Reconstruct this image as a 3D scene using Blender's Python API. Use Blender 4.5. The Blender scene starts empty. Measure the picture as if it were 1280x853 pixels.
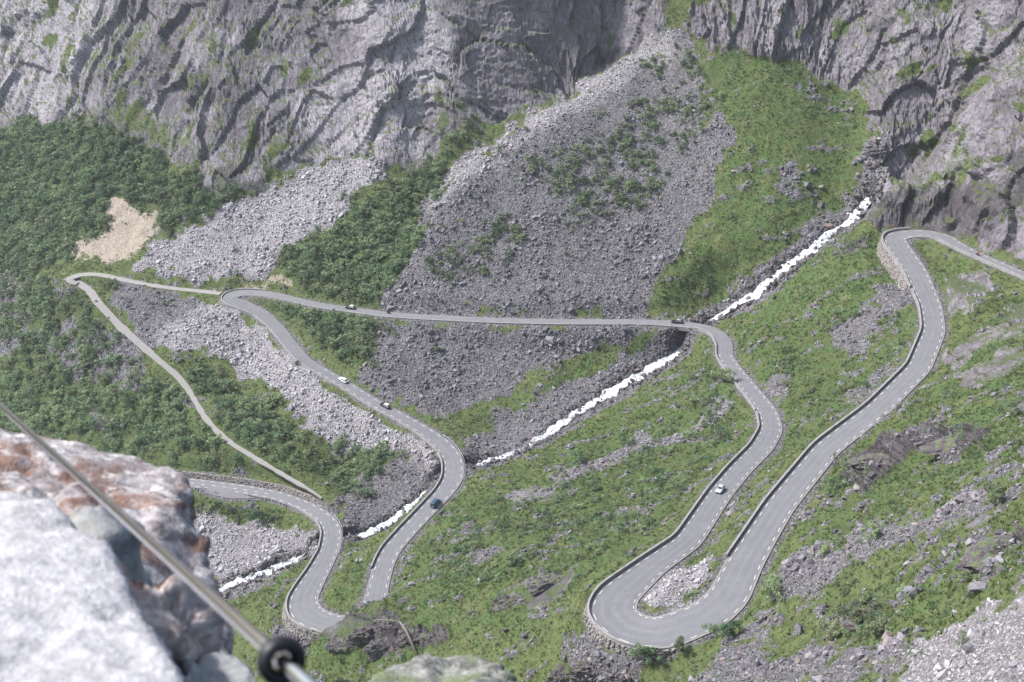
import bpy, math, random
import numpy as np
from mathutils import Vector, Matrix
R = math.radians
sc = bpy.context.scene
# ------------------------------------------------------------------ camera
F = 1758.0; PITCH = R(27.0)                    # focal length in photo pixels, tilt below the horizon
cam_d = bpy.data.cameras.new('camera'); cam = bpy.data.objects.new('camera', cam_d)
sc.collection.objects.link(cam); sc.camera = cam
cam.location = (0, 0, 0); cam.rotation_euler = (math.pi/2 - PITCH, 0, 0)
cam_d.sensor_width = 36; cam_d.lens = 36*F/1280
cam_d.clip_start = 0.1; cam_d.clip_end = 6000
cam_d.dof.use_dof = True; cam_d.dof.focus_distance = 420; cam_d.dof.aperture_fstop = 10.5
# ------------------------------------------------------------------ sky, sun, exposure
SUN_EL, SUN_AZ = R(50), R(-80)                 # azimuth measured from +Y towards +X
w = bpy.data.worlds.new('World'); sc.world = w; w.use_nodes = True
nt = w.node_tree; nt.nodes.clear()
sky = nt.nodes.new('ShaderNodeTexSky'); sky.sky_type = 'NISHITA'; sky.sun_disc = False
sky.sun_elevation = SUN_EL; sky.sun_rotation = SUN_AZ; sky.air_density = 1.0; sky.dust_density = 2.5; sky.ozone_density = 1.0
bg = nt.nodes.new('ShaderNodeBackground'); bg.inputs[1].default_value = 0.115
wo = nt.nodes.new('ShaderNodeOutputWorld')
nt.links.new(sky.outputs[0], bg.inputs[0]); nt.links.new(bg.outputs[0], wo.inputs[0])
sun_d = bpy.data.lights.new('sun', 'SUN'); sun_d.energy = 3.4; sun_d.angle = R(5.0); sun_d.color = (1.0, 0.975, 0.95)
sun = bpy.data.objects.new('sun', sun_d); sc.collection.objects.link(sun)
sv = Vector((math.sin(SUN_AZ)*math.cos(SUN_EL), math.cos(SUN_AZ)*math.cos(SUN_EL), math.sin(SUN_EL)))
sun.rotation_euler = sv.to_track_quat('Z', 'Y').to_euler(); sun.location = (-200, 300, 300)
sc.view_settings.view_transform = 'Standard'; sc.view_settings.look = 'None'
sc.view_settings.exposure = 1.0; sc.view_settings.gamma = 1.0
sc.render.engine = 'CYCLES'
sc.cycles.max_bounces = 5; sc.cycles.diffuse_bounces = 3; sc.cycles.glossy_bounces = 2
sc.cycles.transmission_bounces = 3; sc.cycles.volume_bounces = 0; sc.cycles.transparent_max_bounces = 8
sc.cycles.use_denoising = True; sc.cycles.denoising_prefilter = 'ACCURATE'
random.seed(7); rng = np.random.default_rng(7)

# ------------------------------------------------------------------ pixel rays
CP, SP = math.cos(PITCH), math.sin(PITCH)
def ray(u, v):
    a = (u-640)/F; b = (426.5-v)/F
    return np.array([a, CP+b*SP, -SP+b*CP])
def at_z(u, v, z):
    r = ray(u, v); return r*(z/r[2])
def at_r(u, v, hr):
    r = ray(u, v); return r*(hr/math.hypot(r[0], r[1]))
def project(x, y, z):
    d = y*CP - z*SP
    d = np.maximum(d, 1e-3)
    return 640 + F*x/d, 426.5 - F*(y*SP + z*CP)/d
# ------------------------------------------------------------------ numpy noise
_perm = rng.integers(0, 2**31, 4096).astype(np.int64)
def _hash(i, j, k):
    return _perm[(_perm[(_perm[i & 4095] + j) & 4095] + k) & 4095]
_g = rng.normal(size=(256, 3)); _g = (_g/np.linalg.norm(_g, axis=1)[:, None]).astype(np.float32)
def perlin(x, y, z):
    xi = np.floor(x); yi = np.floor(y); zi = np.floor(z)
    fx = (x-xi).astype(np.float32); fy = (y-yi).astype(np.float32); fz = (z-zi).astype(np.float32)
    xi = xi.astype(np.int64); yi = yi.astype(np.int64); zi = zi.astype(np.int64)
    ux = fx*fx*fx*(fx*(fx*6-15)+10); uy = fy*fy*fy*(fy*(fy*6-15)+10); uz = fz*fz*fz*(fz*(fz*6-15)+10)
    def c(dx, dy, dz):
        g = _g[_hash(xi+dx, yi+dy, zi+dz) & 255]
        return g[:, 0]*(fx-dx) + g[:, 1]*(fy-dy) + g[:, 2]*(fz-dz)
    a = c(0,0,0); a = a + ux*(c(1,0,0)-a); b = c(0,1,0); b = b + ux*(c(1,1,0)-b)
    lo = a + uy*(b-a)
    a = c(0,0,1); a = a + ux*(c(1,0,1)-a); b = c(0,1,1); b = b + ux*(c(1,1,1)-b)
    hi = a + uy*(b-a)
    return (lo + uz*(hi-lo))*1.6
def fbm(x, y, z, o=4, ridged=False, gain=0.5):
    s = np.zeros(len(x), np.float32); a = 1.0; t = 0
    for i in range(o):
        n = perlin(x*2.03**i+17.3*i, y*2.03**i-5.1*i, z*2.03**i+9.7*i)
        if ridged: n = 1-2*np.abs(n)
        s += a*n; t += a; a *= gain
    return s/t
def cells(x, y, z):
    """per-cell random offset plus the tilt of that cell: blocky, faceted relief; and distance to the second cell"""
    xi = np.floor(x).astype(np.int64); yi = np.floor(y).astype(np.int64); zi = np.floor(z).astype(np.int64)
    best = np.full(len(x), 9.0, np.float32); sec = best.copy(); val = np.zeros(len(x), np.float32)
    for dx in (-1, 0, 1):
        for dy in (-1, 0, 1):
            for dz in (-1, 0, 1):
                h = _hash(xi+dx, yi+dy, zi+dz)
                ox = x-(xi+dx+((h & 1023)/1023.)); oy = y-(yi+dy+(((h >> 10) & 1023)/1023.)); oz = z-(zi+dz+(((h >> 20) & 1023)/1023.))
                d = (ox*ox+oy*oy+oz*oz).astype(np.float32)
                g = _g[h & 255]
                v = (((h >> 5) & 255)/127.5-1) + 0.9*(g[:, 0]*ox+g[:, 1]*oy+g[:, 2]*oz)
                m = d < best
                sec = np.where(m, best, np.minimum(sec, d)); val = np.where(m, v, val); best = np.where(m, d, best)
    return val.astype(np.float32), np.sqrt(sec)-np.sqrt(best)
def sstep(a, b, x):
    t = np.clip((x-a)/(b-a), 0, 1); return t*t*(3-2*t)

# ------------------------------------------------------------------ road, track and stream lines: photo pixels -> ground
# (u, v, width in m); the height climbs along the road at a steady grade from the bridge
ROAD = [(150,597,6.5),(200,600,6.5),(235,603,6.5),(300,611,6.5),(345,619,6.5),(385,633.5,6.5),(408,649,7),(416,664,7.5),(412,688,7.5),(396,718,8.5),(391,725,9),(377.5,750,10.5),(382,768,12),(402,778,11),(430,783,10),(458,772,9),(470,750,8),
(472,735,7.6),(479,708,7.4),(488,688,7.2),(511,662,7),(531,641,7),(555,616,7.4),(567,598,8.2),(567,575,8.2),(554,556,7.6),(530,538.5,6.6),(500,521,6),(473,507,5.8),(435,483,5.6),(402,464,5.6),(379,450,5.6),(360,427,5.8),(345,408,6),(324,390,6.6),(300,380,8.4),(287,374,9),(289,368,8),(305,365.5,6.5),(330,367,6),(352,371,5.6),(370,375.5,5.2),(400,382,5),(420,385,5),(440,387.5,5),(480,393,5),(520,396,5),(560,398,5),(600,400,5),(650,401.5,5),(700,402.5,5),(750,402.5,5),(800,402.5,5),(830,404,5.2),(860,406,5.4),(880,409,5.8),
(898,417,6.2),(906,430,6.4),(906,446,6.4),(921,467,6.8),(943,493,7),(960,515,7.6),(965,537,8),(952,560,8),(924,588,7.8),(900,617,8),(860,677,8.4),(815,708,9),(771,745,12),(764,766,13.5),(788,787,14),(825,793,13.5),(885,770,12),(911,746,11.5),(930,705,10.5),(950,672,9.6),(975,632,9),(1033,561,8.6),(1098,511,8.2),(1149,460,8.2),(1168,413,8),(1164,383,8.2),(1144,338,9.2),(1118,302,9.6),(1118,295,9),(1135,292.5,7.5),(1160,291.5,7),(1182,297,7.5),(1190,303,6.5),(1215,316,5.2),(1250,331,5),(1280,344,5),(1330,366,5),(1400,396,5)]
def climb(line, ib, zb, g_up, g_dn):
    zs = [0.0]*len(line); zs[ib] = zb
    for rg, st, g in ((range(ib+1, len(line)), -1, g_up), (range(ib-1, -1, -1), 1, -g_dn)):
        for i in rg:
            z0 = zs[i+st]; p0 = at_z(line[i+st][0], line[i+st][1], z0); z = z0
            for k in range(40):
                p = at_z(line[i][0], line[i][1], z); z = 0.5*z+0.5*(z0+g*math.hypot(p[0]-p0[0], p[1]-p0[1]))
            zs[i] = z
    return np.array([list(at_z(l[0], l[1], z))+[l[2]] for l, z in zip(line, zs)])
def resample(pts, step=1.0, smooth=6):
    """dense polyline through (x,y,z,w) points, corners rounded"""
    d = np.r_[0, np.cumsum(np.hypot(*np.diff(pts[:, :2], axis=0).T))]
    s = np.arange(0, d[-1], step); q = np.stack([np.interp(s, d, pts[:, k]) for k in range(pts.shape[1])], 1)
    for i in range(smooth):
        q[1:-1] = 0.25*q[:-2]+0.5*q[1:-1]+0.25*q[2:]
    return q
IB = [i for i, q in enumerate(ROAD) if q[0] == 880][0]
road_c = climb(ROAD, IB, -265.0, 0.09, 0.08)
road = resample(road_c, 1.0, 16)
def zroad(u, v):
    i = int(np.argmin([(q[0]-u)**2+(q[1]-v)**2 for q in ROAD])); return road_c[i, 2]
# gravel spur from the left hairpin, and the old track down to the lowest road
zh = zroad(287, 374)
SPUR = [(276,367,3.6),(250,364,3.4),(220,361,3.2),(195,357.5,3.2),(170,353,3.4),(150,349,3.6),(132,344.5,3.8),(115,342.5,4),(100,343.5,4.2),(88,347,4.2),(85,351,4),(90,353,3.6),(97,355,3)]
spur = resample(np.array([list(at_z(u, v, zh+0.3-0.36*i))+[wd] for i, (u, v, wd) in enumerate(SPUR)]), 1.0, 8)
TRK = [(82,348,4.2),(97,353,4.2),(112,363,4),(122,378,4),(135,392,4),(150,408,4),(168,424,4),(186,440,3.6),(205,456,3.2),(222,470,3),(236,488,2.8),(246,505,2.7),(256,522,2.7),(270,538,2.6),(290,555,2.5),(315,570,2.4),(340,585,2.2),(362,598,2),(385,611,1.8),(396,618,1.2),(404,624,.6)]
zt = np.interp(range(len(TRK)), [0, 3, 10, 18, 20], [zh-3.5, zh-6, zh-20, zroad(385, 633)+4.5, zroad(385, 633)+3.2])
trk = resample(np.array([list(at_z(q[0], q[1], z))+[q[2]] for q, z in zip(TRK, zt)]), 1.0, 8)
# stream (u, v, z, water width)
zb = -265.0; zc = zroad(555, 616); zl = zroad(412, 688)
STR = [(1096,178,-200,1.6),(1098,205,-207,1.6),(1092,228,-214,2.0),(1085,250,-221,3.0),(1064,277,-227,4),(1035,295,-232.5,4.5),(1012,315,-238,4.5),(985,333,-243,5),(963,352,-248.5,5),(935,372,-255,5),(915,384,-260,5),(897,398,-266.5,4.5),(880,412,-270,4.2),(864,428,-273.5,4),(846,442,-276.5,4.5),(820,458,-279.8,5),(790,474,-283.2,5),(765,490,-286.2,5),(740,505,-289.2,4.5),(715,520,-292.3,4.5),(695,536,-294.5,4),(665,556,-297,3.6),(640,567,-299,3.6),(610,577,-301,3.6),(580,590,-302.8,3.8),(552,602,-304.5,4.2),(537,614,-307,4.5),(522,628,-309.5,4.2),(505,642,-312,4),(490,652,-313.8,4),(470,663,-315.2,4),(448,672,-316.4,4.2),(425,682,-317.2,4.2),(397,691,-318,4.5),(375,699,-319,4.5),(350,708,-320.2,4.2),(325,719,-321.6,4),(300,728,-323,3.8),(275,737,-324.6,3.6),(240,752,-327,3.6),(200,775,-331,3.6)]
stream = resample(np.array([list(at_z(u, v, z))+[wd] for u, v, z, wd in STR]), 1.0, 4)

# ------------------------------------------------------------------ control heights of the valley
ctl = []
def add(p): ctl.append((p[0], p[1], p[2]))
for q in road[::9]: add(q)
for q in spur[::12]: add(q)
for q in trk[::12]: add(q)
for q in stream[::9]: ctl.append((q[0], q[1], q[2]+0.6))
def chain(u, v, z, segs, u_end=None):
    """walk up the picture from a known ground point with given ground slopes; each pixel row fixes the distance"""
    p = at_z(u, v, z); v0 = v; u = u
    for (v1, sl, *uu) in segs:
        un = uu[0] if uu else u
        r = ray(un, v1); h = math.hypot(r[0], r[1]); h0 = math.hypot(p[0], p[1])
        # z = p.z + sl*(H-h0) ; z = r.z/h*H
        H = (p[2]-sl*h0)/(r[2]/h-sl) if sl is not None else h0+24       # None: a hidden hollow behind a crest
        q = r*(H/h)
        n = max(1, int(np.linalg.norm(q-p)/18))
        if sl is None: add(p+(q-p)*.45-np.array([0, 0, 9.0])); add(q)
        else:
            for i in range(1, n+1): add(p+(q-p)*i/n)
        p = q; u = un
    return p
chain(700, 396, -269.5, [(122, .72), (112, None), (-150, 2.3), (-560, 2.0)])
chain(640, 395, -271.5, [(160, .76), (148, None), (-150, 2.3), (-560, 2.0)])
chain(520, 391, -275, [(300, .74), (268, .74, 535), (255, None, 528), (200, .6, 525), (-150, 1.9), (-560, 1.8)])
chain(595, 393, -273, [(192, .80), (180, None), (150, 1.0), (-150, 2.2), (-560, 2.0)])
chain(770, 397, -268, [(75, .68), (66, None), (-150, 2.6), (-560, 2.0)])
chain(830, 398, -266, [(45, .68), (-150, 2.6), (-560, 2.0)])
chain(880, 390, -262, [(55, .74), (-150, 2.4), (-560, 2.0)])
chain(940, 362, -251, [(65, .74), (-150, 2.2), (-560, 2.0)])
chain(1010, 310, -236, [(92, .70), (-150, 2.0), (-560, 1.8)])
chain(1062, 265, -225, [(125, .66), (-150, 1.8), (-560, 1.8)])
chain(555, 392.5, -274.2, [(225, .80), (212, None), (180, .9), (-150, 2.1), (-560, 1.8)])
chain(490, 386, -276, [(300, .42), (205, .60), (-150, 1.8), (-560, 1.8)])
chain(440, 380, -277.5, [(300, .42), (195, .58), (-150, 1.6), (-560, 1.6)])
chain(390, 374, -279, [(280, .44), (195, .60), (-150, 1.4), (-560, 1.5)])
chain(330, 352, -280, [(232, .55), (-150, 1.25), (-560, 1.4)])
chain(260, 355, zh+2, [(228, .52), (-150, 1.2), (-560, 1.4)])
chain(190, 348, zh, [(260, .50), (185, .55), (-150, 1.15), (-560, 1.4)])
chain(110, 335, zh-3, [(250, .60), (158, .55), (-150, 1.15), (-560, 1.4)])
chain(30, 345, -299, [(250, .50), (155, .55), (-150, 1.1), (-560, 1.4)])
chain(-80, 350, -310, [(160, .52), (-150, 1.1), (-560, 1.4)])
chain(-250, 360, -322, [(170, .55), (-150, 1.1), (-560, 1.4)])
# right: rock behind the top hairpin, the main wall behind it
for u, v, z, segs in [(1120, 283, -216.5, [(236, 1.5)]), (1155, 283, -216, [(215, 1.4)]), (1195, 290, -214, [(165, 1.2)]),
                      (1240, 318, -211.5, [(110, 1.05)]), (1285, 335, -210, [(62, .95)]), (1360, 365, -207, [(0, .95)]), (1480, 400, -200, [(-80, .95)])]:
    p = chain(u, v, z, segs); h = math.hypot(p[0], p[1])
    q = p*((h+16)/h); add((q[0], q[1], p[2]-4))
    r = ray(u, segs[-1][0]-14); hh = math.hypot(r[0], r[1])
    pp = r*((h+45)/hh); add(pp)
    for k in range(1, 8):
        dd = k*16; add((pp[0]*(h+45+dd)/(h+45), pp[1]*(h+45+dd)/(h+45), pp[2]+dd*1.8))
# near slopes: pixel and height
for u, v, z in [(1000,800,-224),(1000,853,-213),(900,853,-226),(1150,853,-170),(1280,853,-138),(1280,740,-150),(1150,740,-183),(1060,690,-213),(1280,640,-164),
                (1150,640,-199),(1280,560,-179),(1150,560,-211),(1280,480,-195),(1220,430,-211),(1210,370,-214),(1280,400,-206),(1400,520,-178),(1400,700,-140),(1400,853,-112),
                (830,840,-245),(760,853,-257),(700,853,-264),(600,853,-277),(500,853,-291),(400,853,-304),
                (640,780,-270),(560,770,-280),(520,760,-284),(480,748,-288),(440,760,-293),(405,792,-294),(500,815,-289),(440,820,-297),(360,830,-316),
                (330,800,-322),(300,770,-326),(100,500,-322),(0,500,-334),(170,560,-322),(60,430,-312),(0,420,-320),(100,640,-331),(250,750,-330),(-120,480,-342),(-120,640,-346),(0,700,-342),(150,820,-342),(300,880,-332),
                (320,650,-320.5),(300,690,-321.5),(270,650,-321),(250,480,-303),(330,490,-301),(430,560,-306),(500,590,-305),(420,600,-312),(480,640,-311),
                (560,480,-291),(640,470,-287),(740,430,-276),(620,530,-298),(500,450,-284),(430,420,-282.5),(330,440,-297)]:
    add(at_z(u, v, z))
for az in range(-60, 61, 12):                                  # foot of the lookout, below the frame
    for r_, z_ in ((1.2, -3.6), (6, -9), (18, -27), (45, -62), (90, -112), (130, -150 if az > 0 else -190)):
        add((r_*math.sin(R(az)), r_*math.cos(R(az)), z_ - (0 if az > 10 else 25 if r_ > 40 else 0)))
C = np.array(ctl, float)
cc = 9.0
D = -np.sqrt(((C[:, None, :2]-C[None, :, :2])**2).sum(-1)+cc*cc)
n = len(C); A = np.zeros((n+3, n+3)); A[:n, :n] = D-np.eye(n)*0.0; A[:n, :n] += np.eye(n)*1.5
A[:n, n] = 1; A[:n, n+1:] = C[:, :2]/100; A[n, :n] = 1; A[n+1:, :n] = C[:, :2].T/100
W = np.linalg.solve(A, np.r_[C[:, 2], 0, 0, 0])
GX0, GY0, GS = -620.0, -30.0, 4.0
GNX, GNY = 330, 290
gx, gy = np.meshgrid(GX0+GS*np.arange(GNX), GY0+GS*np.arange(GNY))
HG = np.zeros(gx.size, np.float32); X32 = gx.ravel(); Y32 = gy.ravel()
for i in range(0, gx.size, 8192):
    xs = X32[i:i+8192, None].astype(np.float32); ys = Y32[i:i+8192, None].astype(np.float32)
    k = -np.sqrt((xs-C[:, 0].astype(np.float32))**2+(ys-C[:, 1].astype(np.float32))**2+np.float32(cc*cc))
    HG[i:i+8192] = k@W[:n].astype(np.float32)+W[n]+X32[i:i+8192]/100*W[n+1]+Y32[i:i+8192]/100*W[n+2]
HG = HG.reshape(GNY, GNX)
def samp(G, x, y, x0, y0, s):
    fx = np.clip((x-x0)/s, 0, G.shape[1]-1.001); fy = np.clip((y-y0)/s, 0, G.shape[0]-1.001)
    i = fx.astype(np.int64); j = fy.astype(np.int64); fx = fx-i; fy = fy-j
    return (G[j, i]*(1-fx)+G[j, i+1]*fx)*(1-fy)+(G[j+1, i]*(1-fx)+G[j+1, i+1]*fx)*fy
def cubic(G, x, y, x0, y0, s):
    """smooth (quadratic-in-gradient) lookup: bilinear of a bilinear, good enough at 4 m"""
    o = s*0.25
    return 0.25*(samp(G, x-o, y-o, x0, y0, s)+samp(G, x+o, y-o, x0, y0, s)+samp(G, x-o, y+o, x0, y0, s)+samp(G, x+o, y+o, x0, y0, s))
# distance fields of road / track / stream on a 1 m grid
DX0, DY0, DNX, DNY = -240.0, 280.0, 520, 400
def field(line, rad):
    d = np.full((DNY, DNX), 99.0, np.float32); zz = np.zeros((DNY, DNX), np.float32); hw = np.zeros((DNY, DNX), np.float32)
    for q in line:
        i0 = int(q[0]-DX0-rad); j0 = int(q[1]-DY0-rad); i1 = i0+2*rad+2; j1 = j0+2*rad+2
        i0 = max(i0, 0); j0 = max(j0, 0); i1 = min(i1, DNX); j1 = min(j1, DNY)
        if i0 >= i1 or j0 >= j1: continue
        yy, xx = np.mgrid[j0:j1, i0:i1]
        e = np.hypot(xx+DX0-q[0], yy+DY0-q[1])-q[3]/2
        m = e < d[j0:j1, i0:i1]
        d[j0:j1, i0:i1][m] = e[m]; zz[j0:j1, i0:i1][m] = q[2]; hw[j0:j1, i0:i1][m] = q[3]/2
    return d, zz
# lay-by beside the lowest road
zlb = zroad(300, 611)
LAYBY = [(258,611,4.5),(275,614,6.5),(292,617,7),(312,618,6),(330,619,4)]
layby = resample(np.array([list(at_z(u, v, zlb-.02))+[wd] for u, v, wd in LAYBY]), 1.0, 4)
FR = field(np.r_[road, layby], 22); FT = field(np.r_[spur, trk], 14); FS = field(stream, 26)
def fld(Fd, x, y):
    ins = (x > DX0+1) & (x < DX0+DNX-2) & (y > DY0+1) & (y < DY0+DNY-2)
    d = np.where(ins, samp(Fd[0], x, y, DX0, DY0, 1.0), 99.0)
    j = np.clip(np.rint(y-DY0).astype(int), 0, DNY-1); i = np.clip(np.rint(x-DX0).astype(int), 0, DNX-1)
    return d, Fd[1][j, i]
def road_normals(line):
    t = np.gradient(line[:, :2], axis=0); t /= np.linalg.norm(t, axis=1)[:, None]
    return t, np.stack([-t[:, 1], t[:, 0]], 1)                 # +1 = left of the uphill direction
road_t, road_n = road_normals(road)
def ridx(u, v):
    p, q = project(road[:, 0], road[:, 1], road[:, 2]); return int(np.argmin((p-u)**2+(q-v)**2))
# masonry under the bends: (side, from pixel, to pixel, height); the ground outside is that much lower
MASONRY = [(-1, (771,745), (820,793), 3.0), (-1, (385,742), (402,778), 4.2), (1, (1150,352), (1116,297), 5.5), (1, (566,585), (560,606), 5.0)]
drop = []
for sd, a_, b_, h_ in MASONRY:
    for k in range(ridx(*a_), ridx(*b_)+1):
        q = road[k]
        for off in (5.2, 8.0): drop.append((q[0]+sd*road_n[k, 0]*(q[3]/2+off), q[1]+sd*road_n[k, 1]*(q[3]/2+off), q[2]-h_, 4.6))
FD = field(np.array(drop), 16)
REVET = (1, (200,600), (397,641), 2.6)                           # stone revetment holding the slope above the lowest road
rise = []
for k in range(ridx(*REVET[1]), ridx(*REVET[2])+1):
    q = road[k]; rise.append((q[0]+road_n[k, 0]*(q[3]/2+4.4), q[1]+road_n[k, 1]*(q[3]/2+4.4), q[2]+REVET[3], 4.0))
FU = field(np.array(rise), 12)
def height(x, y, carve=True):
    z = cubic(HG, x, y, GX0, GY0, GS)
    if not carve: return z
    d, zs = fld(FS, x, y)                     # stream bed
    z = z+(np.minimum(z, zs+0.2+np.maximum(d, 0)*0.55)-z)*(1-sstep(9, 20, d))*(d < 30)
    z = np.where(d < 1.2, np.minimum(z, zs-0.5), z)
    d, zs = fld(FT, x, y)
    z = z+(zs-0.15-z)*(1-sstep(0.8, 6, d))
    d, zs = fld(FR, x, y)                     # road bench: cut above, fill below
    k = np.where(z > zs, 1-sstep(1.2, 7.0, d), 1-sstep(1.4, 9.0, d))
    ds, zst = fld(FS, x, y)
    k = k*sstep(-.6, .5, ds-0.3)              # the stream passes under the bridges
    z = z+(zs-0.30-z)*k
    dd, zd = fld(FD, x, y); z = np.where(d > 1.1, z+(np.minimum(z, zd)-z)*(1-sstep(0, 6, dd)), z)
    du, zu = fld(FU, x, y); z = np.where(d > 1.1, z+(np.maximum(z, zu)-z)*(1-sstep(-.6, 3.5, du)), z)
    return z
HAZE = 0.0001
NCOL, NROW = 880, 1250
# ------------------------------------------------------------------ terrain grid (fan of columns round the valley, rows evenly along the surface)
az = np.r_[np.linspace(-52, -27.5, 34), np.linspace(-27, 27, NCOL), np.linspace(27.5, 52, 34)]
az = np.radians(az); nc = len(az)
rf = np.r_[np.linspace(1.2, 100, 60)[:-1], np.linspace(100, 1000, 1400)]
XX = np.sin(az)[:, None]*rf[None]; YY = np.cos(az)[:, None]*rf[None]
ZZ = height(XX.ravel(), YY.ravel(), False).reshape(XX.shape)
dz = np.diff(ZZ, axis=1); dr = np.diff(rf)[None]
wgt = np.sqrt(dz**2+dr**2)/np.maximum(rf[None, 1:], 140)
wgt = np.where(rf[None, 1:] < 110, wgt*0.15, wgt)
wgt = np.where((ZZ[:, 1:] > rf[None, 1:]*math.tan(R(-9.5))), wgt*0.12, wgt)     # above the frame: coarser
kk = np.exp(-0.5*(np.arange(-30, 31)/12.)**2); kk /= kk.sum()
pad = np.pad(wgt, ((30, 30), (0, 0)), mode='edge')
wgt = sum(kk[i]*pad[i:i+nc] for i in range(61))
cdf = np.concatenate([np.zeros((nc, 1)), np.cumsum(wgt, 1)], 1); cdf /= cdf[:, -1:]
tt = np.linspace(0, 1, NROW)
RR = np.stack([np.interp(tt, cdf[i], rf) for i in range(nc)])
TX = (np.sin(az)[:, None]*RR).ravel(); TY = (np.cos(az)[:, None]*RR).ravel()
TZ0 = height(TX, TY).astype(np.float64)
# ------------------------------------------------------------------ ground cover: regions traced in the photo, looked up where each ground point lies
MS = 4; MW, MH, MO = 400, 300, 160        # 4 px cells, 160 px margin round the frame
muu, mvv = np.meshgrid((np.arange(MW)+.5)*MS-MO, (np.arange(MH)+.5)*MS-MO)
def inpoly(P):
    c = np.zeros(muu.shape, bool); n = len(P); j = n-1
    for i in range(n):
        xi, yi = P[i]; xj, yj = P[j]
        if yi != yj: c ^= ((yi > mvv) != (yj > mvv)) & (muu < (xj-xi)*(mvv-yi)/(yj-yi)+xi)
        j = i
    return c
def blur(G, n):
    for k in range(n):
        G = (np.pad(G, 1, mode='edge')[:-2, 1:-1]+np.pad(G, 1, mode='edge')[2:, 1:-1]+2*G)/4
        G = (np.pad(G, 1, mode='edge')[1:-1, :-2]+np.pad(G, 1, mode='edge')[1:-1, 2:]+2*G)/4
    return G
def region(polys, soft=3):
    G = np.zeros(muu.shape)
    for a, P in polys: G = np.where(inpoly(P), a, G)
    return blur(G, soft)
CLIFF_BASE = [(1098,238),(1098,200),(1088,160),(1080,125),(1040,95),(985,85),(930,62),(900,58),(862,48),(845,22),(832,44),(790,58),(700,122),(640,152),(588,168),(550,188),(500,208),(470,196),(440,192),(400,195),(350,207),(330,232),(300,236),(262,232),(245,208),(200,192),(150,180),(120,157),(70,150),(20,160),(-160,168)]
M_cliff = region([(1, [(-160,-160),(1440,-160),(1440,-60),(1280,55),(1180,195),(1100,245)]+CLIFF_BASE),
                  (1, [(1100,235),(1180,192),(1285,60),(1440,-40),(1440,330),(1290,330),(1215,302),(1195,288),(1100,288),(1085,262)]),
                  (.5, [(1120,235),(1175,200),(1215,170),(1240,190),(1200,230),(1150,240)]),(.55,[(1240,250),(1280,235),(1300,330),(1240,300)]),
                  (.5, [(120,140),(160,120),(200,150),(240,170),(250,200),(180,180),(140,165)]),
                  (.6, [(235,45),(270,35),(320,70),(390,80),(400,100),(330,95),(270,100),(240,75)]),
                  (.55, [(545,120),(600,110),(615,160),(580,170),(540,175)]),
                  (.6, [(1020,20),(1060,15),(1070,50),(1030,50)]),(.5,[(1100,20),(1180,-10),(1200,10),(1120,40)]),
                  (.2, [(840,-20),(880,-20),(870,40),(850,40)])], 2)
M_scree = region([(1, [(845,35),(790,58),(700,124),(600,188),(545,235),(520,300),(505,350),(480,372),(500,395),(830,397),(795,384),(850,330),(880,260),(905,205),(925,165),(905,155),(880,150),(870,60)]),
                  (1, [(470,400),(700,408),(850,410),(800,425),(735,440),(690,452),(640,492),(560,515),(545,528),(450,475),(440,455),(470,430)]),
                  (1, [(262,378),(300,394),(345,425),(430,492),(520,545),(545,575),(548,600),(505,560),(440,575),(400,545),(330,480),(270,450),(220,440),(195,425),(215,400)]),
                  (1, [(125,352),(170,360),(260,370),(215,400),(200,430),(175,415),(140,385)]),
                  (1, [(470,198),(400,193),(340,232),(250,275),(180,312),(162,342),(260,352),(335,345),(375,300),(430,258),(482,212)]),
                  (.8, [(420,600),(500,570),(550,590),(540,610),(470,660),(435,672),(432,640)]),
                  (.9, [(240,640),(330,655),(400,655),(400,690),(330,715),(270,735),(245,700)]),
                  (.7, [(-60,300),(20,320),(60,350),(30,380),(0,420),(-100,430)]), (1.0,[(60,425),(120,395),(180,440),(205,490),(120,478)]), (.9,[(-60,350),(25,385),(60,440),(0,450),(-100,440)]), (.8,[(90,500),(150,520),(170,545),(110,540)]),
                  (.9, [(560,560),(640,515),(720,480),(850,420),(880,425),(800,475),(720,525),(640,570),(580,590)]),
                  (.8, [(900,385),(960,330),(1000,300),(1060,240),(1085,235),(1090,255),(1040,300),(980,345),(915,395)]),
                  (.9, [(1089,170),(1101,170),(1101,232),(1085,250),(1060,262),(1084,225)]),
                  (1.4, [(985,195),(1010,190),(990,225),(975,250),(970,300),(960,300),(970,240)]),
                  (1.5, [(630,617),(700,590),(780,565),(850,530),(905,488),(917,497),(860,540),(790,575),(700,608),(640,630)]),
                  (1.1, [(735,655),(800,625),(830,620),(760,660)]), (1.0,[(560,700),(640,672),(650,685),(570,712)]),
                  (.75, [(1025,425),(1055,390),(1130,345),(1152,385),(1100,400),(1090,440),(1040,440)]), (.8,[(930,462),(1000,465),(990,500),(970,520),(955,490)]),
                  (.7, [(1020,510),(1060,485),(1110,450),(1150,440),(1090,490),(1040,520)]),
                  (.66, [(965,700),(1060,665),(1130,640),(1280,598),(1300,615),(1150,675),(1060,715),(990,765),(910,800),(860,853),(1000,900),(1100,853),(1190,800),(1050,800),(960,820),(985,775)]),
                  (.6, [(1160,610),(1240,570),(1300,550),(1300,575),(1200,615)]),
                  (1, [(1330,725),(1250,750),(1210,775),(1170,805),(1120,853),(1060,940),(1440,940),(1440,700)]),
                  (.8, [(812,752),(830,715),(880,690),(900,700),(880,740),(850,765)]),
                  (.9, [(728,775),(760,810),(800,822),(790,860),(740,870),(720,820)]),
                  (.9, [(355,765),(390,790),(400,815),(370,820),(330,850),(340,800)])], 7)
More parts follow.
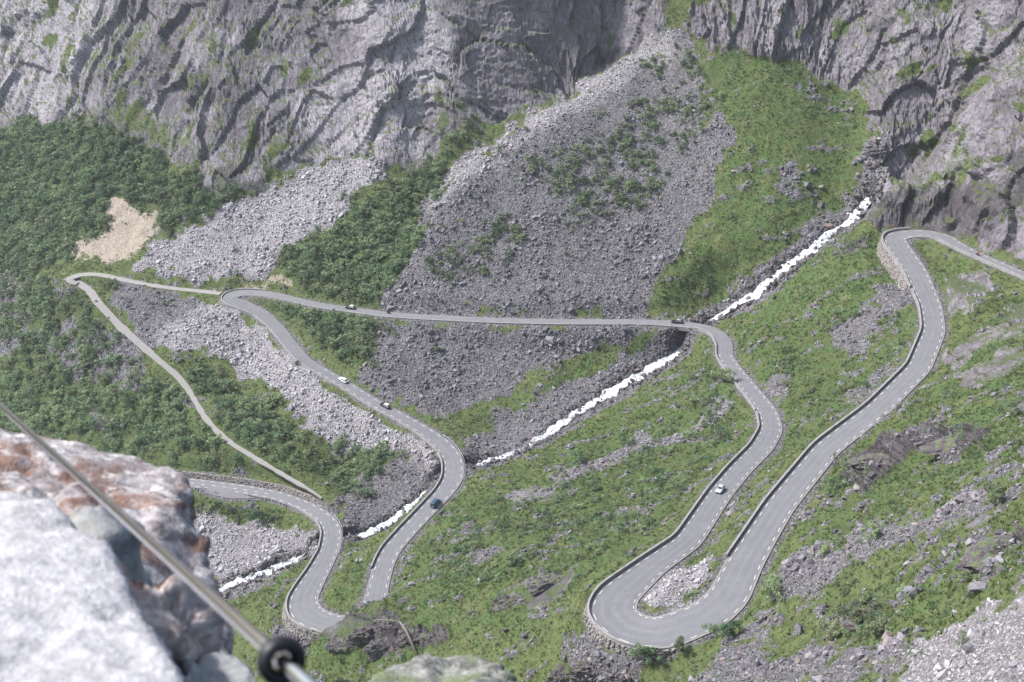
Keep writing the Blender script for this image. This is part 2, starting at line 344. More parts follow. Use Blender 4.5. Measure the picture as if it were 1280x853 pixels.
M_light = region([(1, [(262,378),(300,394),(345,425),(430,492),(520,545),(545,575),(548,600),(505,560),(440,575),(400,545),(330,480),(270,450),(220,440),(195,425),(215,400)]),
                  (1, [(470,198),(400,193),(340,232),(250,275),(180,312),(162,342),(260,352),(335,345),(375,300),(430,258),(482,212)]),
                  (.8, [(845,35),(790,58),(700,124),(600,188),(545,235),(530,270),(600,215),(700,150),(790,90),(840,70)]),
                  (.6, [(240,640),(330,655),(400,655),(400,690),(330,715),(270,735),(245,700)]),
                  (.5, [(1330,715),(1240,740),(1200,765),(1150,795),(1110,853),(1060,940),(1440,940),(1440,700)]),
                  (1.2, [(400,100),(450,90),(560,20),(560,90),(530,130),(530,190),(400,192),(370,150)]),
                  (.9, [(420,-60),(540,-60),(530,60),(440,70)]), (.9,[(-160,-160),(130,-160),(120,60),(60,150),(-160,120)]),
                  (.75, [(1089,165),(1102,165),(1102,238),(1085,250)]), (.45,[(630,617),(700,590),(780,565),(850,530),(905,488),(917,497),(860,540),(790,575),(700,608),(640,630)]), (.8, [(812,752),(830,715),(880,690),(900,700),(880,740),(850,765)]), (.6,[(1230,300),(1290,240),(1300,330)]), (.15,[(940,-40),(1290,-40),(1250,60),(1160,170),(1080,120),(1000,60)])], 4)
M_slab = region([(1, [(1178,440),(1215,418),(1285,378),(1300,398),(1240,440),(1190,468)]), (1,[(1195,475),(1285,428),(1300,448),(1215,490)]), (.9,[(1178,350),(1232,343),(1240,372),(1205,402),(1180,385)]),
                 (.9,[(640,745),(700,715),(720,705),(715,730),(660,762)]), (.8,[(1190,655),(1230,640),(1250,650),(1205,672)]), (.8,[(1120,470),(1180,468),(1165,485)]), (.9,[(1225,290),(1290,245),(1300,330),(1250,315)]), (.8,[(400,792),(440,772),(475,762),(460,790),(420,808)])], 2)
M_sand = region([(1, [(150,252),(192,265),(190,290),(165,318),(130,332),(88,326),(100,300)]), (.6,[(265,360),(300,350),(340,345),(372,352),(370,368),(320,360)])], 2)
M_for = region([(1, [(-160,170),(0,165),(70,152),(120,158),(240,222),(330,236),(290,252),(200,292),(192,264),(150,250),(90,320),(40,350),(-160,360)]),
                (.95, [(552,190),(500,212),(430,260),(365,318),(350,345),(400,374),(480,382),(510,345),(522,290),(545,235),(590,172),(620,150),(585,165)]),
                (.68, [(-160,380),(40,350),(110,385),(180,460),(240,510),(300,565),(340,592),(220,595),(100,570),(-160,530)]),
                (.8, [(243,452),(320,495),(405,550),(390,590),(330,575),(285,545),(255,500)]), (.9,[(395,585),(420,562),(505,560),(520,580),(470,610),(410,612)]),
                (.95, [(355,378),(400,386),(478,396),(470,430),(445,455),(425,452),(375,410)]), (.8,[(300,370),(345,374),(372,395),(352,400),(320,385)]),
                (.45, [(650,200),(720,170),(760,130),(840,110),(880,150),(860,200),(800,260),(720,290),(660,250)]),
                (.4, [(780,80),(870,55),(900,100),(880,170),(820,150)]), (.5,[(535,330),(560,285),(650,265),(655,300),(640,330),(560,360)]),
                (.32, [(600,640),(760,560),(900,480),(940,520),(880,600),(740,720),(560,740),(510,690)]),
                (.35, [(850,480),(900,420),(930,500),(900,520)]), (.4,[(760,650),(830,640),(800,700),(730,720)]),
                (.25, [(960,640),(1040,610),(1280,520),(1280,480),(1180,560),(1060,640)]), (.35,[(1000,780),(1060,720),(1110,760),(1080,810),(1010,800)]),
                (.15, [(900,420),(1140,330),(1140,440),(1000,560),(960,470)]), (.55,[(245,620),(300,628),(355,640),(345,655),(300,650),(250,650)]),
                (.35,[(80,350),(130,350),(160,400),(110,390)])], 3)
M_grass = region([(1, [(900,60),(985,88),(1040,98),(1080,130),(1090,200),(1050,260),(960,330),(900,388),(800,385),(850,335),(885,265),(910,205),(935,160),(880,140),(870,70)]),
                  (1, [(560,530),(640,505),(720,455),(810,415),(850,412),(840,432),(760,475),(690,515),(600,540)]),
                  (1, [(910,390),(1000,330),(1080,270),(1100,300),(1150,390),(1140,440),(990,590),(960,500),(920,440)]),
                  (.95, [(580,610),(700,545),(900,430),(940,510),(940,550),(800,690),(720,740),(640,800),(480,780),(480,740),(520,680)]),
                  (.9, [(985,680),(1060,560),(1190,440),(1300,400),(1300,600),(1100,680),(1000,730)]), (.8,[(1100,720),(1300,640),(1300,720),(1200,740),(1080,800)]),
                  (1, [(440,680),(470,690),(465,740),(400,765),(405,740),(430,700)]), (.8,[(330,715),(390,700),(370,745),(330,770)]),
                  (.8, [(240,620),(400,650),(380,665),(260,650)]), (.9,[(380,800),(480,745),(560,740),(560,853),(380,853)]),
                  (.6, [(880,853),(960,800),(1060,810),(1000,853)]), (.6,[(-160,200),(340,240),(250,300),(-160,380)]),(.8,[(1140,305),(1200,320),(1290,360),(1290,400),(1200,380),(1160,340)]),
                  (.5, [(360,380),(480,400),(440,460),(390,450)]), (.8,[(90,340),(130,350),(120,370),(90,355)])], 3)
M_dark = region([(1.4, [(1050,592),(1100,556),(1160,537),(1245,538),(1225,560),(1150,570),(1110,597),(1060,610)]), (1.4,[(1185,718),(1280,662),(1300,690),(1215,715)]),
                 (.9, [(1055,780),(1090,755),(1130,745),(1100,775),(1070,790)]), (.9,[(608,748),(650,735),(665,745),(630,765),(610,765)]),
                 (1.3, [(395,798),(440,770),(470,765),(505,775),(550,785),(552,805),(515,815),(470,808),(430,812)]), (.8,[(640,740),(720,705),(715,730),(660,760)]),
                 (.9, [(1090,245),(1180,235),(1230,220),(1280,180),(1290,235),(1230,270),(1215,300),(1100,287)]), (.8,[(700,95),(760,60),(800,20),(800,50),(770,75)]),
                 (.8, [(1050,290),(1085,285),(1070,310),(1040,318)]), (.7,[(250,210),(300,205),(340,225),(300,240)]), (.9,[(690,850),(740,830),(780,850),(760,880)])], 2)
def look(G, u, v):
    return samp(G, u, v, -MO+MS/2, -MO+MS/2, MS).astype(np.float32)
PU, PV = project(TX, TY, TZ0)
wu = fbm(TX/22, TY/22, TZ0/22, 5, gain=.62)*46; wv = fbm(TX/22+40, TY/22, TZ0/22-30, 5, gain=.62)*34
uu = PU+wu; vv = PV+wv
cl = look(M_cliff, uu, vv); scr = look(M_scree, uu, vv); lig = look(M_light, uu, vv); snd = look(M_sand, uu, vv)
sl = np.clip(look(M_slab, uu, vv)*1.3-.1, 0, 1); clw = cl.copy(); cl = np.maximum(cl, sl); fo = look(M_for, uu, vv); gr = look(M_grass, uu, vv); dk = look(M_dark, uu, vv)
gr = np.maximum(gr, .5)
behind = TY < 120
cl = np.where(behind, 0.9, cl); scr[behind] = 0; fo[behind] = 0; gr[behind] = .3
dR, _ = fld(FR, TX, TY); dT, _ = fld(FT, TX, TY); dS, zS = fld(FS, TX, TY)
path_free = np.minimum(sstep(1.2, 5, dR), sstep(0.6, 3, dT)).astype(np.float32)     # nothing grows or sticks out on the bench itself
# broken cover: bands of rock running down the slope
band = fbm(TX/26, TY/7, TZ0/12, 4); patch = fbm(TX/14+3, TY/14, TZ0/14, 4); fine = fbm(TX/3.5, TY/3.5, TZ0/3.5+7, 3)
apx = at_z(848, 30, -178.0); th = np.arctan2(TX-apx[0], np.maximum(apx[1]-TY, 1)); ra = np.hypot(TX-apx[0], TY-apx[1])
streak = fbm(th*11, ra/38, TX*0, 5, gain=.6)                                        # stones sort into stripes down the cone
cone = (TY > 525)*sstep(-.3, .1, scr-.02)
lig = np.clip(lig+cone*np.clip(streak, 0, 1)*.35*(scr > .3), 0, 1.3)
scr = sstep(.24, .74, scr+(.48*patch+.34*fine)*sstep(.02, .3, scr)+.95*streak*cone*sstep(.02, .3, scr)*(1-.6*sstep(.75, .98, scr)))
open_slope = (1-cl)*(1-sstep(.2, .6, scr))*(1-sstep(.3, .8, fo))
rockpatch = open_slope*sstep(.12, .32, band+.45*patch+.15*fine)*sstep(.05, .5, gr+.3)         # outcrops and loose stones in the turf
scr = np.maximum(scr, rockpatch*0.85*sstep(-.2, .15, fine))
scr = np.maximum(scr, (1-sstep(2.5, 8.0, dS+2.5*patch))*(dS < 20)*.95)                # stony banks
scr = np.maximum(scr, ((dR < 6)*(1-sstep(.3, 3.5, dR+2*patch))*.75).astype(np.float32))
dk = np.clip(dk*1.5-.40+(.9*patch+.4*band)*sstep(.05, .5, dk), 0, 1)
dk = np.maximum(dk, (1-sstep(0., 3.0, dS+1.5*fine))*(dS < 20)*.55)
# ------------------------------------------------------------------ relief: rock walls in tilted slabs, hummocky turf, lumpy scree
GXY = height(TX+1.5, TY)-height(TX-1.5, TY), height(TX, TY+1.5)-height(TX, TY-1.5)
N = np.stack([-GXY[0]/3, -GXY[1]/3, np.ones(len(TX))], 1); N /= np.linalg.norm(N, axis=1)[:, None]
disp = np.zeros(len(TX), np.float32)
ci = np.where((cl > .02) | (dk > .05))[0]
x, y, z = TX[ci], TY[ci], TZ0[ci]; clw = np.where(behind, cl, clw)
tl = sstep(-60, 60, x)                       # slabs lean one way on the left wall, the other on the right
a = np.radians(np.interp(x, [-260, -120, -40, 20, 90, 150, 260], [62, 52, 60, 82, 78, 50, 42]))
wx = fbm(x/30, y/30, z/30, 2)*9
s1 = x*np.sin(a)-z*np.cos(a)+wx; s2 = x*np.cos(a)+z*np.sin(a)+wx*.6          # across / along the slabs
c1, e1 = cells(s1/17, y/40, s2/46); c2, e2 = cells(s1/6.0+5, y/16, s2/15); c3, e3 = cells(s1/2.2, y/6+3, s2/5.0)
rid = fbm(s1/16, y/40, s2/44, 4, True); big = fbm(x/70, y/70, z/70, 3)
rough = fbm(s1/2.0, y/4, s2/5, 3, True); fin2 = fbm(x/1.1, y/1.1, z/1.1, 2)
c4, e4 = cells(s1/.9+11, y/2.2, s2/1.6)
def saw(L, da, ph, wob):
    """parallel slabs with one sharp edge each, broken where the blocks break"""
    t = (x*np.sin(a+da)-z*np.cos(a+da)+.25*y)/L+ph+wob*fbm(x/(L*5), y/(L*5), z/(L*5), 3)+.9*c1
    k = np.floor(t); fr = t-k; am = .35+.65*(_perm[(k.astype(np.int64)*7+int(ph*100)) & 4095] % 100)/100.
    return ((fr**1.6)-.38)*am
frac_m = sstep(-.12, .28, fbm(s1/22+4, y/30, s2/40, 3)); frac_n = sstep(-.1, .3, fbm(x/16, y/16, z/16+31, 3))     # smooth slabs beside shattered zones
dcl = 5.0*big+2.0*c1+3.0*saw(27, .05, .3, 1.3)+1.7*saw(9, -.08, 3.1, 1.6)*(.25+.75*frac_m)+1.2*saw(3.6, .15, 9.4, 1.5)*frac_n+.6*saw(1.5, -.1, 7.7, 1.2)*(.3+.7*frac_m)+1.5*saw(17, 1.25, 5.2, 1.6)*frac_n+.8*saw(5.5, .9, 1.7, 1.4)*frac_m
dcl += (.9*c2+.50*c3)*(.35+.65*frac_m)+.22*c4+(.28*rough)*(.3+.7*frac_n)+.08*fin2
veg = sstep(.13, .36, fbm(s1/9, y/30, s2/24+8, 4)+.25*fbm(x/60, y/60, z/60, 2))*(PV[ci] > -80)
cl[ci] = cl[ci]*(1-.62*veg*(clw[ci] > .4)*(dk[ci] < .4))
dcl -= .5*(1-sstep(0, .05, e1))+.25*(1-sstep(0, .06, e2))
near = sstep(330, 420, np.hypot(x, y))
disp[ci] += dcl*((clw[ci]+np.maximum(cl[ci]-clw[ci], 0)*.30)*path_free[ci])*(1-.3*(1-near)) + (dk[ci]*(1-cl[ci])*path_free[ci])*(1.2*c1+1.2*c2+.6*c3+.5*rough+1.4*saw(4.5, .2, 2.2, 1.2)+.6)*(1-.7*(dS[ci] < 8))
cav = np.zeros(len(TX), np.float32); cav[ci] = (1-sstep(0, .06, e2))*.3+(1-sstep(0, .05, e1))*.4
led = np.zeros(len(TX), np.float32); led[ci] = c1*.5+rid*.5
soft = (1-cl)*path_free
disp += soft*(1.5*patch+.38*fbm(TX/4, TY/4, TZ0/4+3, 3)+.28*np.maximum(scr, .3)*fbm(TX/1.3, TY/1.3, TZ0/1.3, 2))*np.where(dS < 3, .25, 1)
disp += rockpatch*path_free*(.7*sstep(-.2, .4, fine)+.25)
disp = np.where(behind, disp*.3, disp)
P3 = np.stack([TX, TY, TZ0], 1)+N*disp[:, None]
# keep the bench clear
P3[:, 2] = np.where((dR < 1.0), np.minimum(P3[:, 2], TZ0), P3[:, 2])
PU, PV = project(P3[:, 0], P3[:, 1], P3[:, 2])
# ------------------------------------------------------------------ helpers: objects, tags, materials
col = sc.collection
def tag(o, label=None, cat=None, group=None, kind=None):
    if label: o['label'] = label
    if cat: o['category'] = cat
    if group: o['group'] = group
    if kind: o['kind'] = kind
    return o
def link(name, me, parent=None, mat=None):
    o = bpy.data.objects.new(name, me); col.objects.link(o)
    if parent is not None: o.parent = parent
    if mat is not None and me is not None and not me.materials: me.materials.append(mat)
    return o
def empty(name, loc=(0, 0, 0), rz=0.0):
    o = bpy.data.objects.new(name, None); col.objects.link(o); o.location = loc; o.rotation_euler = (0, 0, rz); o.empty_display_size = .5
    return o
def pymesh(name, vs, fs, smooth=False):
    me = bpy.data.meshes.new(name); me.from_pydata([tuple(map(float, v)) for v in vs], [], fs); me.update()
    if smooth: me.polygons.foreach_set('use_smooth', [True]*len(me.polygons))
    return me
class Mat:
    def __init__(s, name, rough=.9, spec=.3):
        s.m = bpy.data.materials.new(name); s.m.use_nodes = True; s.t = s.m.node_tree
        s.b = s.t.nodes['Principled BSDF']; s.b.inputs['Roughness'].default_value = rough
        s.b.inputs['Specular IOR Level'].default_value = spec
        s.g = s.n('ShaderNodeNewGeometry'); s.tc = s.n('ShaderNodeTexCoord')
    def n(s, t, **kw):
        o = s.t.nodes.new(t)
        for k, v in kw.items(): setattr(o, k, v)
        return o
    def put(s, sock, v):
        if isinstance(v, bpy.types.NodeSocket): s.t.links.new(v, sock)
        elif isinstance(v, (tuple, list)): sock.default_value = (*v, 1) if len(v) == 3 and len(sock.default_value) == 4 else v
        else: sock.default_value = v
    def mapped(s, scale=(1, 1, 1), rot=(0, 0, 0), obj=False):
        mp = s.n('ShaderNodeMapping'); s.t.links.new(s.tc.outputs['Object'] if obj else s.g.outputs['Position'], mp.inputs['Vector'])
        mp.inputs['Scale'].default_value = scale; mp.inputs['Rotation'].default_value = rot
        return mp.outputs[0]
    def noise(s, scale, detail=4, vec=None, rough=.55, dist=0.0):
        o = s.n('ShaderNodeTexNoise'); s.put(o.inputs['Vector'], vec or s.g.outputs['Position'])
        o.inputs['Scale'].default_value = scale; o.inputs['Detail'].default_value = detail; o.inputs['Roughness'].default_value = rough; o.inputs['Distortion'].default_value = dist
        return o.outputs[0]
    def vor(s, scale, vec=None, feature='F1', out=0):
        o = s.n('ShaderNodeTexVoronoi', feature=feature); s.put(o.inputs['Vector'], vec or s.g.outputs['Position']); o.inputs['Scale'].default_value = scale
        return o.outputs[out]
    def ramp(s, f, stops):
        o = s.n('ShaderNodeValToRGB'); s.put(o.inputs[0], f); e = o.color_ramp.elements
        while len(e) < len(stops): e.new(.5)
        for el, (p, c) in zip(e, stops):
            el.position = p; el.color = (*c, 1) if isinstance(c, tuple) else (c, c, c, 1)
        return o.outputs[0]
    def mix(s, f, a, b, mode='MIX'):
        o = s.n('ShaderNodeMix', data_type='RGBA', blend_type=mode); s.put(o.inputs[0], f); s.put(o.inputs[6], a); s.put(o.inputs[7], b)
        return o.outputs[2]
    def math(s, op, a, b=0.0, clamp=False):
        o = s.n('ShaderNodeMath', operation=op, use_clamp=clamp); s.put(o.inputs[0], a); s.put(o.inputs[1], b)
        return o.outputs[0]
    def col(s, c): s.put(s.b.inputs['Base Color'], c); return s
    def bump(s, h, strength=.5, dist=.3):
        o = s.n('ShaderNodeBump'); s.put(o.inputs['Height'], h); o.inputs['Strength'].default_value = strength; o.inputs['Distance'].default_value = dist
        s.t.links.new(o.outputs[0], s.b.inputs['Normal']); return s
def plain(name, c, rough=.6, metal=0.0, spec=.4, var=.12, sc_=6.0):
    m = Mat(name, rough, spec); m.b.inputs['Metallic'].default_value = metal
    k = m.noise(sc_, 3, m.mapped(obj=True)); d = tuple(x*(1-var) for x in c); l = tuple(min(1, x*(1+var)) for x in c)
    m.col(m.mix(k, d, l)); return m.m
# ------------------------------------------------------------------ terrain material
def terrain_material():
    m = Mat('terrain', .95, .12)
    at1 = m.n('ShaderNodeAttribute', attribute_name='cover_a'); at2 = m.n('ShaderNodeAttribute', attribute_name='cover_b')
    s1 = m.n('ShaderNodeSeparateColor'); s2 = m.n('ShaderNodeSeparateColor')
    m.t.links.new(at1.outputs['Color'], s1.inputs[0]); m.t.links.new(at2.outputs['Color'], s2.inputs[0])
    cl_, scr_, gr_ = s1.outputs; fo_ = at1.outputs['Alpha']; dk_, li_, sa_ = s2.outputs; cv_ = at2.outputs['Alpha']
    n_b = m.noise(.035, 5); n_m = m.noise(.16, 5); n_f = m.noise(.9, 5, rough=.65); n_x = m.noise(3.0, 3)
    # bare rock: purple-grey gneiss, streaked down the dip
    st = m.noise(.22, 6, m.mapped((1, .35, .35), (0, R(-35), 0)), .62, .6)
    st2 = m.noise(.55, 5, m.mapped((1.0, .3, .22), (0, R(20), R(10))), .65, .8)
    rock = m.ramp(st, [(.26, (.095, .084, .10)), (.42, (.19, .172, .195)), (.58, (.265, .243, .27)), (.75, (.37, .345, .375))])
    rock = m.mix(m.ramp(st2, [(.36, 1.0), (.5, 0.0)]), rock, (.15, .135, .145))
    rock = m.mix(m.ramp(st2, [(.55, 0.0), (.72, .7)]), rock, (.42, .39, .41))
    rock = m.mix(m.ramp(n_m, [(.52, 0.0), (.66, .35)]), rock, (.17, .15, .11))
    rock = m.mix(m.ramp(n_b, [(.40, .55), (.52, 0.0)]), rock, (.15, .135, .15)); rock = m.mix(m.ramp(n_b, [(.52, 0.0), (.66, .5)]), rock, (.35, .33, .36))
    lk = m.math('MULTIPLY', li_, m.ramp(n_f, [(.3, .35), (.62, 1.0)]))
    rock = m.mix(m.math('MULTIPLY', lk, .72), rock, (.50, .472, .505))
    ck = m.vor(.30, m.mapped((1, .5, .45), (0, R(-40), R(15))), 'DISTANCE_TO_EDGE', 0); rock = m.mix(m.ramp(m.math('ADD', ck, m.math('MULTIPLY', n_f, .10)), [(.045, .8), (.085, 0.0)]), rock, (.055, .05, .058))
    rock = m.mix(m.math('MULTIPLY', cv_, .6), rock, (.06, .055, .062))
    # grass: clumps from yellow-green to dark, a little straw
    g1 = m.ramp(n_f, [(.3, (.044, .082, .032)), (.5, (.092, .150, .05)), (.7, (.165, .225, .08))])
    g2 = m.ramp(n_x, [(.3, (.048, .087, .035)), (.7, (.135, .192, .068))])
    grass = m.mix(.5, g1, g2); grass = m.mix(m.ramp(n_m, [(.5, 0.0), (.68, .55)]), grass, (.22, .195, .095))
    grass = m.mix(m.ramp(n_b, [(.42, .5), (.6, 0.0)]), grass, (.085, .125, .046))
    heath = m.ramp(n_f, [(.3, (.07, .09, .04)), (.55, (.15, .175, .07)), (.75, (.27, .25, .16))])
    soil = m.mix(m.math('MULTIPLY', gr_, 1.0), heath, grass)
    soil = m.mix(m.math('MULTIPLY', fo_, .75), soil, (.07, .105, .045))
    # scree ground between the stones
    vo = m.vor(1.5, None, 'F1', 1); vsep = m.n('ShaderNodeSeparateColor'); m.t.links.new(vo, vsep.inputs[0])
    vd = m.vor(1.5, None, 'DISTANCE_TO_EDGE', 0)
    sc1 = m.ramp(vsep.outputs[0], [(.0, (.11, .105, .116)), (.5, (.185, .178, .192)), (1.0, (.31, .30, .318))])
    sc2 = m.ramp(vsep.outputs[0], [(.0, (.27, .255, .27)), (.5, (.40, .38, .40)), (1.0, (.58, .555, .575))])
    scree = m.mix(li_, sc1, sc2); scree = m.mix(m.ramp(vd, [(.0, .75), (.16, 0.0)]), scree, (.06, .055, .055))
    scree = m.mix(m.ramp(n_f, [(.56, 0.0), (.66, .6)]), scree, (.13, .12, .075))
    # compose with ragged edges
    def edge(msk, w=.30, nz=n_f):
        k = m.math('ADD', msk, m.math('MULTIPLY', m.math('SUBTRACT', nz, .5), 1.1)); return m.ramp(k, [(.5-w/2, 0.0), (.5+w/2, 1.0)])
    brown = m.ramp(m.noise(.33, 4), [(.46, 0.0), (.62, .75)]); soil = m.mix(brown, soil, m.ramp(n_x, [(.3, (.05, .066, .026)), (.6, (.105, .118, .05)), (.8, (.17, .155, .10))]))
    c = m.mix(edge(scr_), soil, scree)
    nz = m.n('ShaderNodeSeparateXYZ'); m.t.links.new(m.g.outputs['Normal'], nz.inputs[0])
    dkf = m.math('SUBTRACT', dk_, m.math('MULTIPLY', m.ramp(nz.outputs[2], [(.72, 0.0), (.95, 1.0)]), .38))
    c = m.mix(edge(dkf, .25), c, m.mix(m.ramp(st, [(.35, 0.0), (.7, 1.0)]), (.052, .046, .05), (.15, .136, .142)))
    # wall rock, with turf only where a ledge is flat enough to hold it
    nz = m.n('ShaderNodeSeparateXYZ'); m.t.links.new(m.g.outputs['Normal'], nz.inputs[0])
    flat = m.math('ADD', nz.outputs[2], m.math('MULTIPLY', m.math('SUBTRACT', n_m, .5), 1.5))
    ledge = m.ramp(flat, [(.74, 0.0), (.90, 1.0)])
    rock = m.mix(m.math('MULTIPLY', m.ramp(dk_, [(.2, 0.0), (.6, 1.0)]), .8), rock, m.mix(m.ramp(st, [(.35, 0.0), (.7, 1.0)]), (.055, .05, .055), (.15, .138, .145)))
    wall = m.mix(m.math('MULTIPLY', ledge, .85), rock, m.mix(.45, grass, (.07, .09, .035)))
    c = m.mix(edge(cl_, .2, n_m), c, wall)
    c = m.mix(edge(sa_, .25), c, m.ramp(n_f, [(.3, (.30, .25, .20)), (.7, (.48, .41, .34))]))
    m.col(c)
    bh = m.math('ADD', m.math('MULTIPLY', n_f, .8), m.math('MULTIPLY', m.math('ADD', n_x, m.math('MULTIPLY', st2, 1.6)), .5))
    m.bump(bh, 1.0, 1.1)
    return m.m
def grid_mesh(name, V, nr, ncols):
    i = np.arange(nr*ncols).reshape(ncols, nr)
    q = np.stack([i[:-1, :-1], i[1:, :-1], i[1:, 1:], i[:-1, 1:]], -1).reshape(-1, 4)[:, ::-1]
    me = bpy.data.meshes.new(name); me.vertices.add(len(V)); me.vertices.foreach_set('co', V.astype(np.float32).ravel())
    me.loops.add(q.size); me.loops.foreach_set('vertex_index', q.ravel().astype(np.int32))
    me.polygons.add(len(q)); me.polygons.foreach_set('loop_start', np.arange(0, q.size, 4, dtype=np.int32))
    me.update(calc_edges=True)
    return me
me = grid_mesh('terrain', P3, NROW, nc)
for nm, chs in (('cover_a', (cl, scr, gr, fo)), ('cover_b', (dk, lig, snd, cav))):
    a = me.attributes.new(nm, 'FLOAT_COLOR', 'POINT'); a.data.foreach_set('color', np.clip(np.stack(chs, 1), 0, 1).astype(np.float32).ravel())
qc = cl.reshape(nc, NROW)[:-1, :-1].ravel()+dk.reshape(nc, NROW)[:-1, :-1].ravel()
me.polygons.foreach_set('use_smooth', qc < .45)
terrain = tag(link('terrain', me, None, terrain_material()), kind='structure')
# rough visibility from the viewpoint, to spend pieces on ground that shows
dep = P3[:, 1]*CP-P3[:, 2]*SP
bi = ((PU+MO)/4).astype(int); bj = ((PV+MO)/4).astype(int); ok = (bi >= 0) & (bi < MW) & (bj >= 0) & (bj < MH)
zbuf = np.full(MW*MH, 1e9); np.minimum.at(zbuf, (bj*MW+bi)[ok], dep[ok])
vis = np.zeros(len(TX), bool); vis[ok] = dep[ok] < zbuf[(bj*MW+bi)[ok]]+7
inframe = vis & (PU > -60) & (PU < 1340) & (PV > -60) & (PV < 910)
# surface area that each grid point stands for
g3 = P3.reshape(nc, NROW, 3)
ea = np.linalg.norm(np.gradient(g3, axis=0), axis=2); eb = np.linalg.norm(np.gradient(g3, axis=1), axis=2)
area = (ea*eb).ravel()
# ------------------------------------------------------------------ scattered stones, shrubs and tufts
def instancer(name, P, S, E, idx, sources, label, cat):
    """one object whose points carry copies of the source pieces (what nobody could count)"""
    cl_ = bpy.data.collections.new(name+'_pieces')
    for s in sources: cl_.objects.link(s)
    me = bpy.data.meshes.new(name); me.vertices.add(len(P)); me.vertices.foreach_set('co', P.astype(np.float32).ravel())
    for nm, tp, arr, key in (('siz', 'FLOAT_VECTOR', S, 'vector'), ('eul', 'FLOAT_VECTOR', E, 'vector'), ('pick', 'INT', idx, 'value')):
        a = me.attributes.new(nm, tp, 'POINT'); a.data.foreach_set(key, (arr.astype(np.int32) if tp == 'INT' else arr.astype(np.float32)).ravel())
    o = tag(link(name, me), label, cat, kind='stuff')
    ng = bpy.data.node_groups.new(name, 'GeometryNodeTree')
    ng.interface.new_socket('Geometry', in_out='INPUT', socket_type='NodeSocketGeometry'); ng.interface.new_socket('Geometry', in_out='OUTPUT', socket_type='NodeSocketGeometry')
    nn = ng.nodes.new; L = ng.links.new
    gi = nn('NodeGroupInput'); go = nn('NodeGroupOutput'); ip = nn('GeometryNodeInstanceOnPoints'); ci_ = nn('GeometryNodeCollectionInfo')
    ci_.inputs['Collection'].default_value = cl_; ci_.inputs['Separate Children'].default_value = True; ci_.inputs['Reset Children'].default_value = True
    def attr(nm, tp):
        a = nn('GeometryNodeInputNamedAttribute'); a.data_type = tp; a.inputs[0].default_value = nm; return a.outputs[0]
    e2r = nn('FunctionNodeEulerToRotation'); L(attr('eul', 'FLOAT_VECTOR'), e2r.inputs[0])
    L(gi.outputs[0], ip.inputs['Points']); L(ci_.outputs[0], ip.inputs['Instance']); ip.inputs['Pick Instance'].default_value = True
    L(attr('pick', 'INT'), ip.inputs['Instance Index']); L(e2r.outputs[0], ip.inputs['Rotation']); L(attr('siz', 'FLOAT_VECTOR'), ip.inputs['Scale'])
    L(ip.outputs[0], go.inputs[0])
    md = o.modifiers.new('scatter', 'NODES'); md.node_group = ng
    return o
import bmesh
def rock_mesh(name, seed, n=20, flat=.75):
    r_ = np.random.default_rng(seed); bm = bmesh.new()
    p = r_.normal(size=(n, 3)); p /= np.linalg.norm(p, axis=1)[:, None]; p *= r_.uniform(.72, 1.08, (n, 1)); p *= np.array([1, r_.uniform(.6, .95), r_.uniform(.5, .85)*flat/.75])
    for q in p: bm.verts.new(q*.5)
    bmesh.ops.convex_hull(bm, input=bm.verts)
    for v in [v for v in bm.verts if not v.link_faces]: bm.verts.remove(v)
    me = bpy.data.meshes.new(name); bm.to_mesh(me); bm.free(); return me
def stone_mat(name, lo, mid, hi, warm=(.23, .17, .14)):
    m = Mat(name, .92, .2); oi = m.n('ShaderNodeObjectInfo')
    c = m.ramp(oi.outputs['Random'], [(.0, lo), (.45, mid), (.85, hi), (1.0, warm)])
    n1 = m.noise(1.3, 5, rough=.65); n2 = m.noise(6.0, 3)
    c = m.mix(m.ramp(n1, [(.35, .55), (.6, 0.0)]), c, tuple(x*.55 for x in mid))
    c = m.mix(m.ramp(n2, [(.5, 0.0), (.75, .4)]), c, tuple(min(1, x*1.5) for x in hi))
    m.col(c); m.bump(n1, .5, .3); return m.m
M_grey = stone_mat('grey_stone', (.075, .07, .08), (.145, .138, .154), (.29, .278, .30))
M_pale = stone_mat('pale_stone', (.20, .19, .205), (.33, .316, .333), (.52, .50, .52), (.38, .30, .27))
M_darkst = stone_mat('wet_stone', (.05, .047, .05), (.10, .093, .097), (.19, .178, .182))
def variants(base, mat, seeds, n=20, flat=.75):
    out = []
    for i, s in enumerate(seeds):
        me = rock_mesh(base, s, n, flat); me.materials.append(mat); out.append(bpy.data.objects.new('%s_%02d' % (base, i), me))
    return out
grey_src = variants('grey_stone', M_grey, range(10, 18)); pale_src = variants('pale_stone', M_pale, range(30, 38)); wet_src = variants('wet_stone', M_darkst, range(50, 56))
def pick_points(weight, N):
    p = np.maximum(weight, 0).astype(np.float64); p /= p.sum()
    i = rng.choice(len(p), N, p=p)
    a, b = divmod(i, NROW); a2 = np.clip(a+rng.choice([-1, 1], N), 0, nc-1); b2 = np.clip(b+rng.choice([-1, 1], N), 0, NROW-1)
    t, s = rng.uniform(0, .5, (2, N, 1))
    P = g3[a, b]+(g3[a2, b]-g3[a, b])*t+(g3[a, b2]-g3[a, b])*s
    return i, P
def px_size(P, s): return F*s/(P[:, 1]*CP-P[:, 2]*SP)
free = (dR > .9) & (dT > .5)
wet_zone = (dS > -1.6) & (dS < 3.6) & (dR > 1.0)
